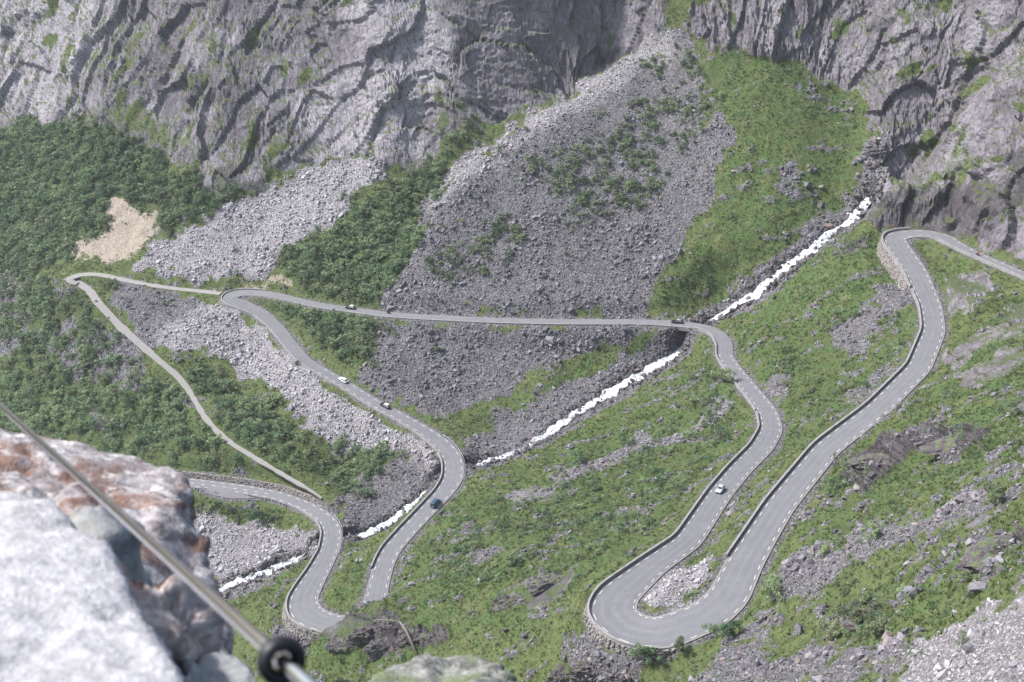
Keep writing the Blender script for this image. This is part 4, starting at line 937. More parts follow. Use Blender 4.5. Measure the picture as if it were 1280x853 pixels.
guard_wall(-1, ridx(372, 628), ridx(403, 779), .75, .45, 'grey guard wall around the hairpin of the lowest road', None)
rail(1, ridx(407, 648), ridx(411, 692), 'pale steel guard rail over the lowest stream bridge')
guard_wall(1, ridx(477, 712), ridx(562, 562), .8, .45, 'grey guard wall beside the leg with the blue car and white water', None)
guard_wall(1, ridx(560, 560), ridx(395, 459), .4, .4, 'low guard wall above the pale rubble slope', None, mat=M_wallst)
guard_wall(1, ridx(394, 458), ridx(330, 367), .45, .4, 'low pale guard wall round the left hairpin', None)
rail(-1, ridx(567, 600), ridx(545, 549), 'white steel guard rail on the bend over the middle stream bridge')
guard_wall(-1, ridx(372, 376), ridx(866, 407), .28, .4, 'long low kerb wall along the straight road between the scree slopes', None, mat=M_wallst)
guard_wall(-1, ridx(872, 407.5), ridx(960, 512), .7, .4, 'thin pale guard wall from the upper stream bridge to the right bend', None)
guard_wall(-1, ridx(961, 515), ridx(822, 793), .85, .5, 'thick grey guard wall from the silver car round the wide hairpin', None)
guard_wall(1, ridx(932, 702), ridx(1156, 363), .85, .5, 'thick grey guard wall on the outer side of the topmost leg', None)
guard_wall(1, ridx(1154, 360), ridx(1140, 292.5), .9, .5, 'pale guard wall round the topmost hairpin', None)
guard_wall(-1, ridx(1180, 296.5), ridx(1340, 370), .7, .45, 'pale guard wall under the narrow top road with the red rider', None)
# guard stones on the lowest road
gs = rock_mesh('guard_stone', 77, 16, 1.0); gs.materials.append(M_grey)
for k in list(range(ridx(318, 614), ridx(374, 628), 2)):
    q = road[k]; nr = road_n[k]; o = link('guard_stone', gs); o.location = (q[0]-nr[0]*(q[3]/2+.5), q[1]-nr[1]*(q[3]/2+.5), q[2]+.12); o.scale = (1.0, .8, 1.0); o.rotation_euler = (0, 0, k*1.3)
    tag(o, 'small grey guard stone on the inner edge of the lowest road', 'stone', 'guard stones past the lay-by')
lt, ln = road_normals(layby)
for k in range(0, 10, 1):
    p_ = at_z(236+k*4, 609.5+k*.85, zlb); o = link('guard_stone', gs); o.location = (p_[0], p_[1], p_[2]+.05); o.scale = (.9, .8, .95); o.rotation_euler = (0, 0, k*2.1)
    tag(o, 'small grey guard stone along the near edge of the lay-by', 'stone', 'guard stones before the lay-by')
# masonry: rough courses of stone under the bends and above the lowest road
def masonry(sd, i0, i1, h0, label, up=False):
    root = empty('stone_revetment', road[i0, :3]); b = road[i0, :3]; vs = []; fs = []; bs = []; bf = []
    r_ = np.random.default_rng(i0)
    L_ = [(road[j], road_n[j], road_t[j]) for j in range(i0, i1+1)]
    prof = lambda t: math.sin(math.pi*min(1, max(0, t)))**.5 if not up else min(1, 8*t, 8*(1-t))
    for j, (q, nr, tt_) in enumerate(L_):
        hh = h0*prof(j/(len(L_)-1)); base = q[3]/2+(.62 if not up else .9)
        lo, hi = (-hh-1.5, .05) if not up else (-.4, hh)
        for f_, z_ in [(base, hi), (base+(.28*(hh+1.5) if not up else 0), lo)] if not up else [(base, lo), (base+.3*hh, hi)]:
            bs.append((q[0]+sd*nr[0]*f_-b[0], q[1]+sd*nr[1]*f_-b[1], q[2]+z_-b[2]))
        if up: bs[-1] = bs[-1]
        if j: bf.append((2*j-2, 2*j-1, 2*j+1, 2*j))
    link('backing', pymesh('backing', bs, bf), root, M_wallst)
    n_ = len(L_)-1; z = -.3 if not up else .0; row = 0
    while z > -h0-1.2 and z < h0:
        hgt = r_.uniform(.45, .7); s_ = r_.uniform(0, .6)
        while s_ < n_:
            wd = r_.uniform(.5, 1.15); j = min(int(s_), n_-1); fr = s_-j; hh = h0*prof(s_/n_)
            q = L_[j][0]+(L_[j+1][0]-L_[j][0])*fr; nr = L_[j][1]; tv = L_[j][2]
            if (not up and -z < hh+.6) or (up and z+hgt < hh+.25):
                base = (q[3]/2+.62+.28*(-z)) if not up else (q[3]/2+.9+.3*z)
                pr = r_.uniform(.0, .34)*(1 if not up else -1); c0 = np.array([q[0]+sd*nr[0]*(base+pr), q[1]+sd*nr[1]*(base+pr), q[2]+z])-b
                o_ = len(vs); zt_ = hgt*(.46 if True else .5)
                for zz_ in (-zt_, zt_):
                    for dn in (-.22, .22):
                        for dt in (-.5, .5):
                            p_ = c0+np.array([tv[0]*dt*wd*.94, tv[1]*dt*wd*.94, zz_])+np.array([nr[0]*sd*dn, nr[1]*sd*dn, 0])+r_.normal(0, .085, 3)
                            vs.append(p_)
                fs += [tuple(o_+k for k in f_) for f_ in ((0, 1, 3, 2), (4, 6, 7, 5), (0, 4, 5, 1), (2, 3, 7, 6), (0, 2, 6, 4), (1, 5, 7, 3))]
            s_ += wd
        z += -hgt if not up else hgt
    tag(link('wall_stones', pymesh('wall_stones', vs, fs), root, M_wallst), kind='stuff')
    return tag(root, label, 'stone wall')
for (sd, a_, b_, h_), lb in zip(MASONRY, ('dry stone retaining wall bulging under the wide hairpin', 'brown dry stone retaining wall under the lowest hairpin', 'pale stone retaining wall under the topmost hairpin', 'stone abutment wall where the white water leaves the middle bridge')):
    masonry(sd, ridx(*a_)-3, ridx(*b_)+4, h_-.8, lb)
masonry(1, ridx(*REVET[1]), ridx(*REVET[2]), REVET[3]-.3, 'long grey stone revetment above the lowest road', True)
# bridges: concrete deck edge and dark abutments where the stream passes under
def bridge(u, v, label, wid=6.0):
    k = ridx(u, v); q = road[k]; t_ = road_t[k]; root = empty('bridge', (q[0], q[1], q[2]), math.atan2(t_[1], t_[0])); hw = q[3]/2
    def box(nm, x0, x1, y0, y1, z0, z1, mat):
        v_ = [(x, y, z) for z in (z0, z1) for y in (y0, y1) for x in (x0, x1)]
        return link(nm, pymesh(nm, v_, [(0, 2, 3, 1), (4, 5, 7, 6), (0, 1, 5, 4), (2, 6, 7, 3), (0, 4, 6, 2), (1, 3, 7, 5)]), root, mat)
    box('deck', -wid/2-.6, wid/2+.6, -hw-.1, hw+.1, -1.15, -.5, M_conc)
    box('abutment', -wid/2-1.6, -wid/2+.4, -hw-.5, hw+.5, -7, -1.18, M_wallst); box('abutment', wid/2-.4, wid/2+1.6, -hw-.5, hw+.5, -7, -1.18, M_wallst)
    return tag(root, label, 'bridge')
bridge(882, 409.5, 'small concrete bridge carrying the straight road over the cascade', 5.0)
bridge(562, 606, 'road bridge over white water at the bend above the blue car', 5.5)
bridge(409, 690, 'road bridge over the stream beside the lowest hairpin', 6)
# ------------------------------------------------------------------ stream water
def water_mat():
    m = Mat('white_water', .35, .5)
    at = m.n('ShaderNodeAttribute', attribute_name='flow'); sep = m.n('ShaderNodeSeparateColor'); m.t.links.new(at.outputs['Color'], sep.inputs[0])
    cx = m.n('ShaderNodeCombineXYZ'); m.t.links.new(m.math('MULTIPLY', sep.outputs[0], 5.0), cx.inputs[0]); m.t.links.new(m.math('MULTIPLY', sep.outputs[1], 260.0), cx.inputs[1])
    n1 = m.noise(1.0, 6, cx.outputs[0], .7, .8); n2 = m.noise(.12, 4)
    foam = m.ramp(m.math('ADD', n1, m.math('MULTIPLY', m.math('SUBTRACT', n2, .5), .5)), [(.38, 0.0), (.57, 1.0)])
    m.col(m.mix(foam, (.17, .20, .22), (.80, .82, .84))); m.put(m.b.inputs['Roughness'], m.ramp(foam, [(0, .12), (1, .8)]))
    m.bump(n1, 1.0, .5); return m.m
k0 = int(np.argmin(np.abs(project(stream[:, 0], stream[:, 1], stream[:, 2])[1]-247)))
wl = resample(stream[k0:], .5, 2); wt, wn = road_normals(wl)
sw = np.arange(len(wl))*.5; z0_ = np.zeros(len(wl))
LW = 6; n_ = LW+1; vs = []; fl = []; fs = []
for st_ in range(3):                                             # strands that part and meet round the boulders
    wvar = np.clip(.55+1.5*fbm(sw/6, z0_+st_*7, z0_+3, 3), .0, 1.4); woff = fbm(sw/9, z0_+9+st_*13, z0_, 3)*wl[:, 3]*1.25
    if st_ == 0: wvar = np.maximum(wvar, .6)
    o_ = len(vs)
    for i, q in enumerate(wl):
        hw = q[3]*(.40, .30, .26)[st_]*wvar[i]*1.12*(1.9 if i < len(wl)*.36 else 1.2)+.02
        for k in range(LW+1):
            f_ = 1-2*k/LW; vs.append((q[0]+wn[i, 0]*(f_*hw+woff[i]), q[1]+wn[i, 1]*(f_*hw+woff[i]), q[2]+.10+.03*st_-.4*(abs(f_) > .99)-.5*(wvar[i] < .12))); fl.append((k/LW, i/len(wl), st_/3, 1))
    fs += [(o_+i*n_+k, o_+i*n_+k+1, o_+(i+1)*n_+k+1, o_+(i+1)*n_+k) for i in range(len(wl)-1) for k in range(LW)]
vs = np.array(vs); tb = fbm(vs[:, 0]/.9, vs[:, 1]/.9, vs[:, 2]/.9, 3, True); vs[:, 2] += .4*tb
me = pymesh('stream', vs, fs, True); a = me.attributes.new('flow', 'FLOAT_COLOR', 'POINT'); a.data.foreach_set('color', np.array(fl, np.float32).ravel())
tag(link('stream', me, None, water_mat()), kind='structure')
# ------------------------------------------------------------------ vehicles
def paint(name, c, metal=.3):
    m = Mat(name, .28, .5); m.b.inputs['Metallic'].default_value = metal; m.b.inputs['Coat Weight'].default_value = .6
    k = m.noise(2.5, 3, m.mapped(obj=True)); m.col(m.mix(k, tuple(x*.9 for x in c), tuple(min(1, x*1.06) for x in c))); return m.m
M_glass = plain('car_glass', (.02, .025, .03), .08, 0, .8); M_rub = plain('rubber', (.018, .018, .019), .8); M_rim = plain('alloy', (.5, .5, .52), .35, .8)
M_trim = plain('black_trim', (.025, .025, .027), .6); M_lamp = plain('lamp_glass', (.75, .77, .8), .15); M_red = plain('tail_lamp', (.35, .02, .02), .25); M_plate = plain('plate', (.75, .75, .72), .5)
def wheel_meshes(r, w):
    n = 18; vs = []; fs = []
    ring = [(-w/2, r*.62), (-w/2, r*.93), (-w*.3, r), (w*.3, r), (w/2, r*.93), (w/2, r*.62)]
    for i in range(n):
        a = 6.2832*i/n
        for y, rr in ring: vs.append((math.cos(a)*rr, y, math.sin(a)*rr))
    k = len(ring)
    for i in range(n):
        for j in range(k-1): fs.append((i*k+j, ((i+1) % n)*k+j, ((i+1) % n)*k+j+1, i*k+j+1))
    ty = pymesh('tyre', vs, fs, True); vs = []; fs = []
    for s_ in (-1, 1):
        o = len(vs); vs.append((0, s_*w*.36, 0))
        for i in range(n): a = 6.2832*i/n; vs.append((math.cos(a)*r*.63, s_*w*.45, math.sin(a)*r*.63))
        for i in range(n):
            if i % 3 != 2: fs.append((o, o+1+i, o+1+(i+1) % n))
    return ty, pymesh('rim', vs, fs)
def car(name, label, u, v, sgn, off, paint_mat, L=4.3, Wd=1.8, Hh=1.5, belt=.92, xf=.62, xtf=.15, xtr=-1.45, xr=-1.95, hood=.86, roof_mat=None, cat='car'):
    k = ridx(u, v); q = road[k]; t_ = road_t[k]; nr = road_n[k]*sgn; ang = math.atan2(t_[1]*sgn, t_[0]*sgn)
    gr_ = (road[min(k+4, len(road)-1), 2]-road[k-4, 2])/8*sgn
    root = empty(name, (q[0]-nr[0]*off, q[1]-nr[1]*off, q[2]+.06), ang); root.rotation_euler = (0, -math.atan(gr_), ang); root['label'] = label; root['category'] = cat; root.scale = (1.13, 1.13, 1.13)
    hl = L/2; hw = Wd/2
    st = [(-hl, .50, .80, .80), (-hl+.06, .34, .9, belt*.97), (-hl+.35, .26, 1.0, belt), (xr, .24, 1.0, belt), (-.2, .22, 1.0, belt), (xf, .22, 1.0, belt-.01), (hl-.75, .24, .99, hood), (hl-.25, .27, .94, hood-.1), (hl-.05, .36, .84, hood-.2), (hl, .46, .76, hood-.32)]
    vs = []; fs = []
    for x, zb_, wf, zt_ in st:
        w_ = hw*wf; zm = (zb_+zt_)/2+.02
        vs += [(x, -w_*.86, zb_), (x, -w_, zb_+.12), (x, -w_, zm), (x, -w_*.93, zt_-.03), (x, -w_*.80, zt_), (x, w_*.80, zt_), (x, w_*.93, zt_-.03), (x, w_, zm), (x, w_, zb_+.12), (x, w_*.86, zb_)]
    n = 10
    for i in range(len(st)-1):
        for j in range(n): fs.append((i*n+j, i*n+(j+1) % n, (i+1)*n+(j+1) % n, (i+1)*n+j))
    fs += [tuple(range(n)), tuple(reversed(range(len(vs)-n, len(vs))))]
    link('body', pymesh('body', vs, fs), root, paint_mat)
    wb, wt = hw*.90, hw*.72; zt = Hh
    B = [(xf, -wb, belt-.03), (xf, wb, belt-.03), (xr, wb, belt-.03), (xr, -wb, belt-.03)]; T = [(xtf, -wt, zt-.05), (xtf, wt, zt-.05), (xtr, wt, zt-.04), (xtr, -wt, zt-.04)]; TC = [(xtf-.12, -wt*.8, zt), (xtf-.12, wt*.8, zt), (xtr+.1, wt*.8, zt), (xtr+.1, -wt*.8, zt)]
    cab = link('cabin', pymesh('cabin', B+T+TC, [(0, 1, 5, 4), (1, 2, 6, 5), (2, 3, 7, 6), (3, 0, 4, 7), (4, 5, 9, 8), (5, 6, 10, 9), (6, 7, 11, 10), (7, 4, 8, 11), (8, 9, 10, 11)]), root, roof_mat or paint_mat)
    def pane(nm, quad, s0, s1, t0, t1):
        a, b, c, d = [np.array(x) for x in quad]; nrm = np.cross(b-a, d-a); nrm = nrm/np.linalg.norm(nrm)
        f_ = lambda s_, t__: (a+(b-a)*s_)*(1-t__)+(d+(c-d)*s_)*t__+nrm*.012
        link(nm, pymesh(nm, [f_(s0, t0), f_(s1, t0), f_(s1, t1), f_(s0, t1)], [(0, 1, 2, 3)]), root, M_glass)
    pane('windscreen', (B[0], B[1], T[1], T[0]), .05, .95, .1, .95); pane('rear_window', (B[2], B[3], T[3], T[2]), .08, .92, .15, .9)
    for a_, b_ in ((1, 2), (3, 0)):
        for s0, s1 in ((.06, .36), (.39, .68), (.71, .94)): pane('side_window', (B[a_], B[b_], T[b_], T[a_]), s0, s1, .14, .9)
    ty, rm = wheel_meshes(.33, .22)
    for x in (hl-.82, -hl+.78):
        for s_ in (-1, 1):
            wl_ = link('wheel', ty, root, M_rub); wl_.location = (x, s_*(hw-.10), .33); link('rim', rm, wl_, M_rim)
    def slab(nm, x, y, z, sx, sy, sz, mat):
        v_ = [(x+a*sx/2, y+b*sy/2, z+c*sz/2) for c in (-1, 1) for b in (-1, 1) for a in (-1, 1)]
        return link(nm, pymesh(nm, v_, [(0, 2, 3, 1), (4, 5, 7, 6), (0, 1, 5, 4), (2, 6, 7, 3), (0, 4, 6, 2), (1, 3, 7, 5)]), root, mat)
    for s_ in (-1, 1):
        slab('headlight', hl-.13, s_*hw*.62, hood-.26, .16, .34, .13, M_lamp); slab('tail_light', -hl+.05, s_*hw*.72, belt-.1, .1, .2, .2, M_red); slab('mirror', xf-.12, s_*(hw+.08), belt+.06, .14, .2, .13, M_trim)
    slab('grille', hl-.01, 0, hood-.40, .08, hw*.8, .12, M_trim); slab('front_bumper', hl-.06, 0, .36, .2, Wd*.8, .16, M_trim); slab('rear_bumper', -hl+.05, 0, .42, .18, Wd*.82, .18, M_trim)
    slab('number_plate', -hl-.01, 0, .66, .03, .5, .11, M_plate)
    return root
P_sil = paint('silver_paint', (.62, .65, .70)); P_blu = paint('blue_paint', (.045, .10, .17)); P_wht = paint('white_paint', (.75, .75, .76), 0); P_blk = paint('black_paint', (.022, .023, .027)); P_sunlit = paint('grey_paint', (.40, .41, .43))
car('hatchback', 'silver hatchback driving on the road leg above the wide hairpin', 901, 614, 1, .6, P_sil)
car('van', 'dark blue boxy van beside the white water on the lower leg', 541, 631, 1, 1.2, P_blu, 4.6, 1.9, 1.95, 1.05, 1.35, .95, -2.05, -2.2, .98, cat='van')
car('estate_car', 'black estate car with sunlit roof coloured pale below the scree slope', 480, 511, 1, 1.2, P_blk, 4.5, 1.8, 1.5, roof_mat=P_wht)  # white cabin colour stands in for sunlight on a dark roof
car('white_car', 'white car on the straight leg above the pale rubble', 427, 478, 1, 1.2, P_wht, 4.4, 1.8, 1.48)
car('dark_car', 'black car with sunlit roof coloured grey arriving at the small concrete bridge', 846, 404, -1, .9, P_blk, 4.5, 1.8, 1.5, roof_mat=P_sunlit)  # grey roof colour paints in the sun on a black car
car('dark_car', 'black car with sunlit roof coloured pale on the road below the birch wood', 436, 387, -1, .9, P_blk, 4.4, 1.8, 1.5, roof_mat=P_wht)  # sun on the black roof put in as white colour
def skin_body(name, pts, edges, radii, mat, parent=None):
    me = bpy.data.meshes.new(name); me.from_pydata(pts, edges, []); o = link(name, me, parent, mat)
    md = o.modifiers.new('skin', 'SKIN'); o.modifiers.new('sub', 'SUBSURF').levels = 1; o.modifiers['sub'].render_levels = 1; md.use_smooth_shade = True
    for i, r_ in enumerate(radii): me.skin_vertices[0].data[i].radius = (r_, r_)
    me.skin_vertices[0].data[0].use_root = True
    return o
def rider(u, v, sgn, off, bike_c, suit_c, lb_bike, lb_person):
    k = ridx(u, v); q = road[k]; t_ = road_t[k]; nr = road_n[k]*sgn; ang = math.atan2(t_[1]*sgn, t_[0]*sgn); loc = (q[0]-nr[0]*off, q[1]-nr[1]*off, q[2]+.06)
    root = empty('motorcycle', loc, ang); tag(root, lb_bike, 'motorcycle'); ty, rm = wheel_meshes(.32, .14)
    for x in (.72, -.70): w_ = link('wheel', ty, root, M_rub); w_.location = (x, 0, .32); link('rim', rm, w_, M_rim)
    mc = paint('motorcycle_paint', bike_c)
    hull = lambda nm, pts, mat: link(nm, hull_mesh(nm, pts), root, mat)
    hull('engine', [(x, y, z) for x in (-.28, .3) for y in (-.2, .2) for z in (.28, .6)], M_trim)
    hull('tank', [(.45, -.12, .75), (.45, .12, .75), (.35, -.17, .98), (.35, .17, .98), (-.1, -.12, .92), (-.1, .12, .92), (-.1, -.12, .7), (-.1, .12, .7)], mc)
    hull('seat', [(-.1, -.13, .84), (-.1, .13, .84), (-.8, -.1, .92), (-.8, .1, .92), (-.85, 0, .82), (-.1, -.1, .74), (-.1, .1, .74)], M_trim)
    hull('fairing', [(.55, -.2, .7), (.55, .2, .7), (.78, -.1, .85), (.78, .1, .85), (.52, -.16, 1.22), (.52, .16, 1.22), (.4, -.18, .9), (.4, .18, .9)], mc)
    for s_ in (-1, 1):
        hull('fork', [(.5+a, s_*.09+b, .95) for a in (-.03, .03) for b in (-.03, .03)]+[(.72+a, s_*.09+b, .3) for a in (-.03, .03) for b in (-.03, .03)], M_rim)
        hull('pannier', [(-.45+a, s_*.28+b, .55+c) for a in (-.25, .25) for b in (-.1, .1) for c in (-.17, .17)], M_trim)
    suit = plain('riding_suit', suit_c, .7)
    p = [(-.22, 0, .95), (-.16, 0, 1.2), (-.06, 0, 1.42), (-.02, 0, 1.52), (.02, 0, 1.66), (.02, 0, 1.78),
         (-.04, .2, 1.42), (.12, .3, 1.22), (.42, .3, 1.08), (-.04, -.2, 1.42), (.12, -.3, 1.22), (.42, -.3, 1.08),
         (-.15, .13, .92), (.18, .24, .78), (-.02, .24, .42), (.12, .24, .36), (-.15, -.13, .92), (.18, -.24, .78), (-.02, -.24, .42), (.12, -.24, .36)]
    e = [(0, 1), (1, 2), (2, 3), (3, 4), (4, 5), (2, 6), (6, 7), (7, 8), (2, 9), (9, 10), (10, 11), (0, 12), (12, 13), (13, 14), (14, 15), (0, 16), (16, 17), (17, 18), (18, 19)]
    r_ = [.16, .16, .17, .07, .13, .10, .085, .06, .045, .085, .06, .045, .1, .08, .055, .045, .1, .08, .055, .045]
    ps = skin_body('person', p, e, r_, suit); ps.location = loc; ps.rotation_euler = (0, 0, ang); tag(ps, lb_person, 'person')
    hm = link('helmet', hull_mesh('helmet', [(.03+.15*math.cos(a)*math.cos(b), .135*math.sin(a)*math.cos(b), 1.70+.16*math.sin(b)) for a in np.linspace(0, 6.28, 10)[:-1] for b in (-1.2, -.5, 0, .5, 1.2)]), ps, M_trim)
def hull_mesh(name, pts):
    bm = bmesh.new()
    for q in pts: bm.verts.new(tuple(map(float, q)))
    bmesh.ops.convex_hull(bm, input=bm.verts)
    for v in [v for v in bm.verts if not v.link_faces]: bm.verts.remove(v)
    me = bpy.data.meshes.new(name); bm.to_mesh(me); bm.free(); return me
rider(1222, 319, 1, .3, (.5, .06, .03), (.45, .08, .04), 'red motorcycle on the narrow top road', 'person in red riding suit astride a motorcycle on the top road')
rider(484, 394, -1, .8, (.03, .03, .03), (.03, .03, .035), 'black motorcycle following the cars on the straight road', 'person in black riding suit on a motorcycle by the straight road')
# signs and markers
def tube(name, pts, rad, parent=None, mat=None, sides=8):
    vs = []; fs = []; pts = [np.array(p, float) for p in pts]; rad = rad if isinstance(rad, (list, tuple)) else [rad]*len(pts)
    for i, p in enumerate(pts):
        d = pts[min(i+1, len(pts)-1)]-pts[max(i-1, 0)]; d = d/np.linalg.norm(d); t_ = np.cross(d, (.31, .2, .93)); t_ /= np.linalg.norm(t_); b_ = np.cross(d, t_)
        for j in range(sides): a = 6.2832*j/sides; vs.append(p+rad[i]*(math.cos(a)*t_+math.sin(a)*b_))
        if i:
            for j in range(sides): fs.append(((i-1)*sides+j, (i-1)*sides+(j+1) % sides, i*sides+(j+1) % sides, i*sides+j))
    fs += [tuple(reversed(range(sides))), tuple(range(len(vs)-sides, len(vs)))]
    return link(name, pymesh(name, vs, fs, True), parent, mat)
k = ridx(352, 371); q = road[k]; nr = road_n[k]
sg = empty('road_sign', (q[0]+nr[0]*(q[3]/2+1.0), q[1]+nr[1]*(q[3]/2+1.0), q[2]-.3)); tag(sg, 'tall dark road sign post by the left hairpin below the wood', 'sign')
tube('post', [(0, 0, 0), (0, 0, 4.4)], .09, sg, M_trim)
for z, wd in ((3.9, 1.7), (3.1, 1.1)):
    link('sign_panel', hull_mesh('sign_panel', [(x, y, z+c) for x in (-wd/2, wd/2) for y in (-.16, -.11) for c in (-.35, .35)]), sg, plain('sign_back', (.09, .095, .10), .5))
M_yel = plain('marker_yellow', (.75, .45, .05), .5); M_org = plain('marker_orange', (.50, .20, .06), .5)
for u, v, mt, lb, gp, hh in [(1184,289,M_yel,0,0,1.3),(1187.5,289.5,M_yel,0,0,1.3),(1191,290.5,M_yel,0,0,1.3),(1114,286.5,M_org,1,1,1.3),(1118,286,M_org,1,1,1.3)]:
    p_ = at_z(u, v, road[ridx(1160, 291), 2]-.1); mk = empty('marker_board', p_); tag(mk, ('yellow marker board on a post beneath the dark rock behind the top hairpin', 'orange marker board on a post at the outer tip of the top hairpin')[lb], 'marker', ('yellow marker boards', 'orange marker boards')[gp])
    tube('post', [(0, 0, -1.0), (0, 0, hh)], .04, mk, M_rim)
    link('board', hull_mesh('board', [(x, y, z) for x in (-.22, .22) for y in (-.08, -.05) for z in (.5, hh+.1)]), mk, mt)
# fallen dead tree on the dark outcrop
M_dead = plain('dead_wood', (.20, .175, .15), .9, sc_=2)
def gp(u, v, up): return P3[near_vert(u, v)]+np.array([0, 0, up])
a0, a1, a2, a3 = gp(465, 788, 4.2), gp(500, 792, 4.6), gp(508, 802, 4.2), gp(524, 822, 1.6)
dt_ = empty('dead_tree', a3); tag(dt_, 'bare fallen tree trunk lying across the dark rock outcrop', 'dead tree')
tube('trunk', [a1-a3, a2-a3, a3-a3-np.array([0, 0, 1.9])], [.28, .36, .42], dt_, M_dead); tube('limb', [a1-a3, (a0+a1)/2-a3+np.array([0, 0, .4]), a0-a3], [.2, .16, .08], dt_, M_dead)
b0 = gp(516, 786, 5.0); tube('limb', [a2-a3, (a2+b0)/2-a3+np.array([0, 0, .5]), b0-a3], [.14, .1, .05], dt_, M_dead)
# ------------------------------------------------------------------ the lookout: rock ledge and railing an arm's length away
def lookout_rock_mat(name, kind):
    m = Mat(name, .85, .25)
    n1 = m.noise(9, 6, rough=.65); n2 = m.noise(38, 5, rough=.7); n3 = m.noise(3.2, 4)
    if kind == 'pale':
        k = m.ramp(n2, [(.3, (.27, .262, .268)), (.5, (.42, .412, .42)), (.7, (.56, .55, .558))]); k = m.mix(m.ramp(n1, [(.55, 0.0), (.75, .6)]), k, (.30, .285, .29)); k = m.mix(m.ramp(n3, [(.6, 0.0), (.75, .4)]), k, (.46, .42, .42))
        k = m.mix(m.ramp(m.vor(24), [(.0, .85), (.11, 0.0)]), k, (.14, .13, .14))
    elif kind == 'lichen':
        k = m.ramp(n2, [(.3, (.13, .12, .12)), (.5, (.36, .33, .33)), (.68, (.60, .58, .58))]); k = m.mix(m.ramp(n1, [(.49, 0.0), (.60, .85)]), k, (.185, .092, .058)); k = m.mix(m.ramp(n3, [(.5, 0.0), (.65, .55)]), k, (.10, .07, .06))
        k = m.mix(m.ramp(m.noise(22, 4), [(.58, 0.0), (.68, .8)]), k, (.66, .66, .64))
    elif kind == 'brown':
        k = m.ramp(n2, [(.3, (.18, .14, .13)), (.5, (.40, .33, .30)), (.7, (.60, .52, .49))]); k = m.mix(m.ramp(n1, [(.52, 0.0), (.64, .6)]), k, (.30, .20, .16))
    elif kind == 'blue':
        k = m.ramp(n2, [(.3, (.20, .20, .195)), (.7, (.36, .365, .355))]); k = m.mix(m.ramp(n1, [(.55, 0.0), (.7, .5)]), k, (.46, .46, .44))
    else:
        k = m.ramp(n2, [(.3, (.06, .06, .055)), (.5, (.18, .18, .165)), (.68, (.36, .36, .33))]); k = m.mix(m.ramp(n1, [(.46, 0.0), (.6, .75)]), k, (.15, .18, .085)); k = m.mix(m.ramp(n3, [(.55, 0.0), (.7, .5)]), k, (.32, .24, .22))
    m.col(k); m.bump(m.math('ADD', n2, m.math('MULTIPLY', n1, 1.5)), .7, .012); return m.m
def ledge(name, tops, foot_z, spread, mat, label, vox=.013, amp=1.0, cat='rock'):
    """stone from its upper corners (photo pixel + distance), running down to the lookout's foot"""
    pts = [ray(u, v)/np.linalg.norm(ray(u, v))*t for u, v, t in tops]; c_ = np.mean(pts, 0)
    low = [np.array([p[0]+(p[0]-c_[0])*spread, p[1]+(p[1]-c_[1])*spread+.1, foot_z]) for p in pts]
    o = link(name, hull_mesh(name, pts+low)); md = o.modifiers.new('r', 'REMESH'); md.mode = 'VOXEL'; md.voxel_size = vox
    dg = bpy.context.evaluated_depsgraph_get(); me = bpy.data.meshes.new_from_object(o.evaluated_get(dg)); o.modifiers.clear(); old = o.data; o.data = me; bpy.data.meshes.remove(old); me.name = name
    V = np.empty(len(me.vertices)*3, np.float32); me.vertices.foreach_get('co', V); V = V.reshape(-1, 3).astype(float); Nn = np.empty(len(me.vertices)*3, np.float32); me.vertex_normals.foreach_get('vector', Nn); Nn = Nn.reshape(-1, 3)
    x, y, z = V.T; c_a, e_a = cells(x/.16, y/.16, z/.12); c_b, e_b = cells(x/.06+3, y/.06, z/.045)
    d = amp*(.022*c_a+.009*c_b+.03*fbm(x/.3, y/.3, z/.3, 3)+.008*fbm(x/.05, y/.05, z/.05, 3)-.014*(1-sstep(0, .12, e_a)))
    V += Nn*d[:, None]; me.vertices.foreach_set('co', V.astype(np.float32).ravel()); me.polygons.foreach_set('use_smooth', np.ones(len(me.polygons), bool)); me.update()
    me.materials.clear(); me.materials.append(mat); tag(o, label, cat); return o
ledge('rock_slab', [(-330,655,1.95),(-60,610,2.02),(20,607,2.02),(70,625,1.97),(112,655,1.9),(122,690,1.84),(118,740,1.76),(150,800,1.66),(250,872,1.55),(300,960,1.42),(-380,960,1.42)], -3.9, .05, lookout_rock_mat('pale_rock', 'pale'), 'pale sunlit rock slab under the steel rail', amp=.28)
ledge('lichen_rock', [(-330,500,2.95),(-60,530,2.9),(30,545,2.88),(95,567,2.84),(150,575,2.8),(205,584,2.75),(230,600,2.7),(238,650,2.62),(-200,660,2.4),(60,690,2.35),(160,740,2.2),(255,715,2.5),(285,790,2.35),(310,850,2.25)], -4.6, .04, lookout_rock_mat('lichen_rock', 'lichen'), 'rust spotted lichen rock beyond the pale slab', amp=.5)
ledge('brown_rock', [(118,716,1.86),(150,704,1.9),(200,704,1.93),(258,748,1.88),(262,772,1.84),(222,795,1.76),(160,786,1.74),(125,750,1.78)], -3.9, .0, lookout_rock_mat('brown_rock', 'brown'), 'pinkish brown angular rock wedged beside the pale slab', amp=.9)
ledge('flat_stone', [(100,642,2.12),(125,637,2.16),(170,668,2.16),(165,680,2.1),(133,690,2.05),(112,668,2.07)], -3.9, .0, lookout_rock_mat('blue_rock', 'blue'), 'small flat blue-grey stone between slab and lichen rock', amp=.7)
ledge('edge_rock', [(215,818,1.8),(260,806,1.86),(300,826,1.84),(340,868,1.75),(340,930,1.6),(230,930,1.55)], -3.9, .0, lookout_rock_mat('green_grey_rock', 'blue'), 'grey-green rock edge below the rail by the black ring', amp=1.0)
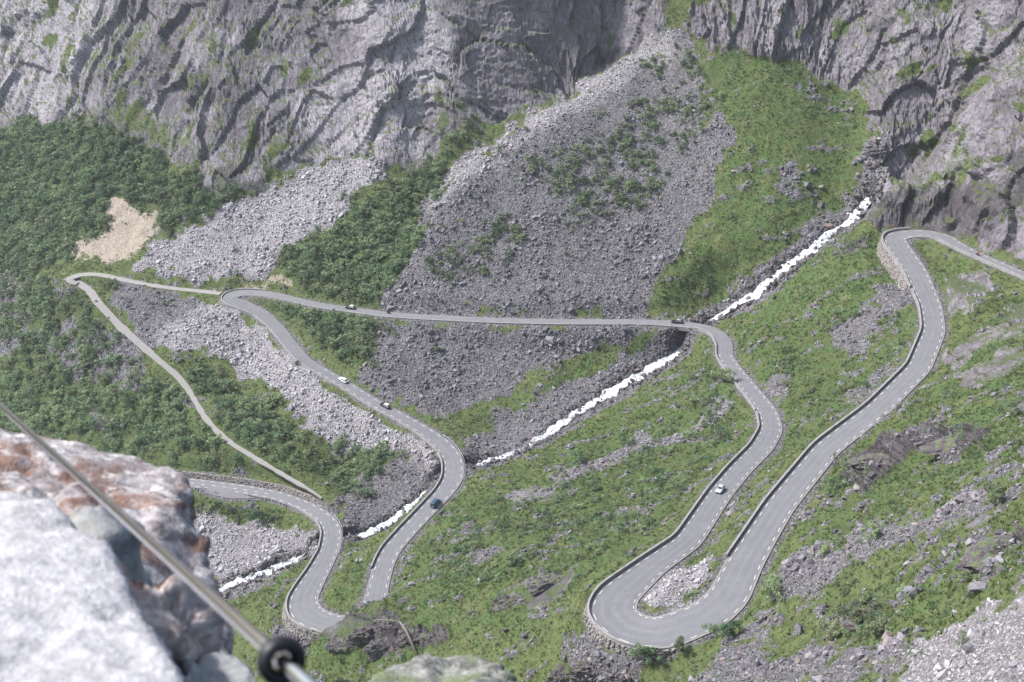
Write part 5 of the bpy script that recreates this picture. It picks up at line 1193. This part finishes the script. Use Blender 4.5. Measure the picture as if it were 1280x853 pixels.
ledge('mossy_rock', [(425,872,2.9),(455,852,3.05),(500,832,3.15),(545,824,3.2),(600,828,3.2),(640,838,3.1),(668,866,2.95),(660,960,2.5),(420,960,2.5)], -5.2, .05, lookout_rock_mat('mossy_rock', 'moss'), 'green lichen covered rock top rising at the foot of the lookout', amp=1.0)
M_rod = Mat('brushed_steel', .14, .5); M_rod.b.inputs['Metallic'].default_value = 1.0; M_rod.col(M_rod.mix(M_rod.noise(60, 2), (.62, .615, .61), (.78, .77, .765))); M_rod = M_rod.m
def pr(u, v, t): r_ = ray(u, v); return r_/np.linalg.norm(r_)*t
A_ = pr(0, 507, 2.55); B_ = pr(352, 826, .98); dirn = (B_-A_)/np.linalg.norm(B_-A_)
rl = empty('railing', B_+dirn*.5); tag(rl, 'bright steel rail rod with a black rubber ring above the ledge', 'railing'); o0 = B_+dirn*.5
tube('rod', [A_-dirn*1.6-o0, A_-o0, B_-o0, B_+dirn*.64-o0], .0050, rl, M_rod, 20)
foot = B_+dirn*.62; tube('post', [foot-o0+np.array([0, 0, .02]), foot-o0-np.array([0, 0, 3.4])], .012, rl, M_rod, 16)
f2 = A_-dirn*1.5; tube('post', [f2-o0+np.array([0, 0, .15]), f2-o0-np.array([0, 0, 5.0])], .02, rl, M_rod, 16)
vs = []; fs = []; ax = dirn; t_ = np.cross(ax, (0, 0, 1.)); t_ /= np.linalg.norm(t_); b_ = np.cross(ax, t_)
for i in range(32):
    a = 6.2832*i/32; cdir = math.cos(a)*t_+math.sin(a)*b_
    for j in range(14):
        g_ = 6.2832*j/14; vs.append(B_-o0+cdir*(.0118+.0052*math.cos(g_))+ax*.0072*math.sin(g_))
for i in range(32):
    for j in range(14): fs.append((i*14+j, i*14+(j+1) % 14, ((i+1) % 32)*14+(j+1) % 14, ((i+1) % 32)*14+j))
link('rubber_ring', pymesh('rubber_ring', vs, fs, True), rl, plain('ring_rubber', (.012, .012, .014), .45))
# ------------------------------------------------------------------ the air of the valley
lo = P3.min(0)-1.0; hi = P3.max(0)+2.0; lo[1] = min(lo[1], -3.0); hi[2] = max(hi[2], 3.0)
v_ = [(x, y, z) for z in (lo[2]-1, hi[2]+2) for y in (lo[1]-3, hi[1]+3) for x in (lo[0]-3, hi[0]+3)]
hz = tag(link('haze', pymesh('haze', v_, [(0, 2, 3, 1), (4, 5, 7, 6), (0, 1, 5, 4), (2, 6, 7, 3), (0, 4, 6, 2), (1, 3, 7, 5)])), kind='stuff')
hm = bpy.data.materials.new('haze'); hm.use_nodes = True; hm.node_tree.nodes.clear()
pvn = hm.node_tree.nodes.new('ShaderNodeVolumePrincipled'); pvn.inputs['Color'].default_value = (.90, .95, 1.0, 1); pvn.inputs['Density'].default_value = HAZE; pvn.inputs['Anisotropy'].default_value = .35
ho = hm.node_tree.nodes.new('ShaderNodeOutputMaterial'); hm.node_tree.links.new(pvn.outputs[0], ho.inputs['Volume']); hz.data.materials.append(hm)
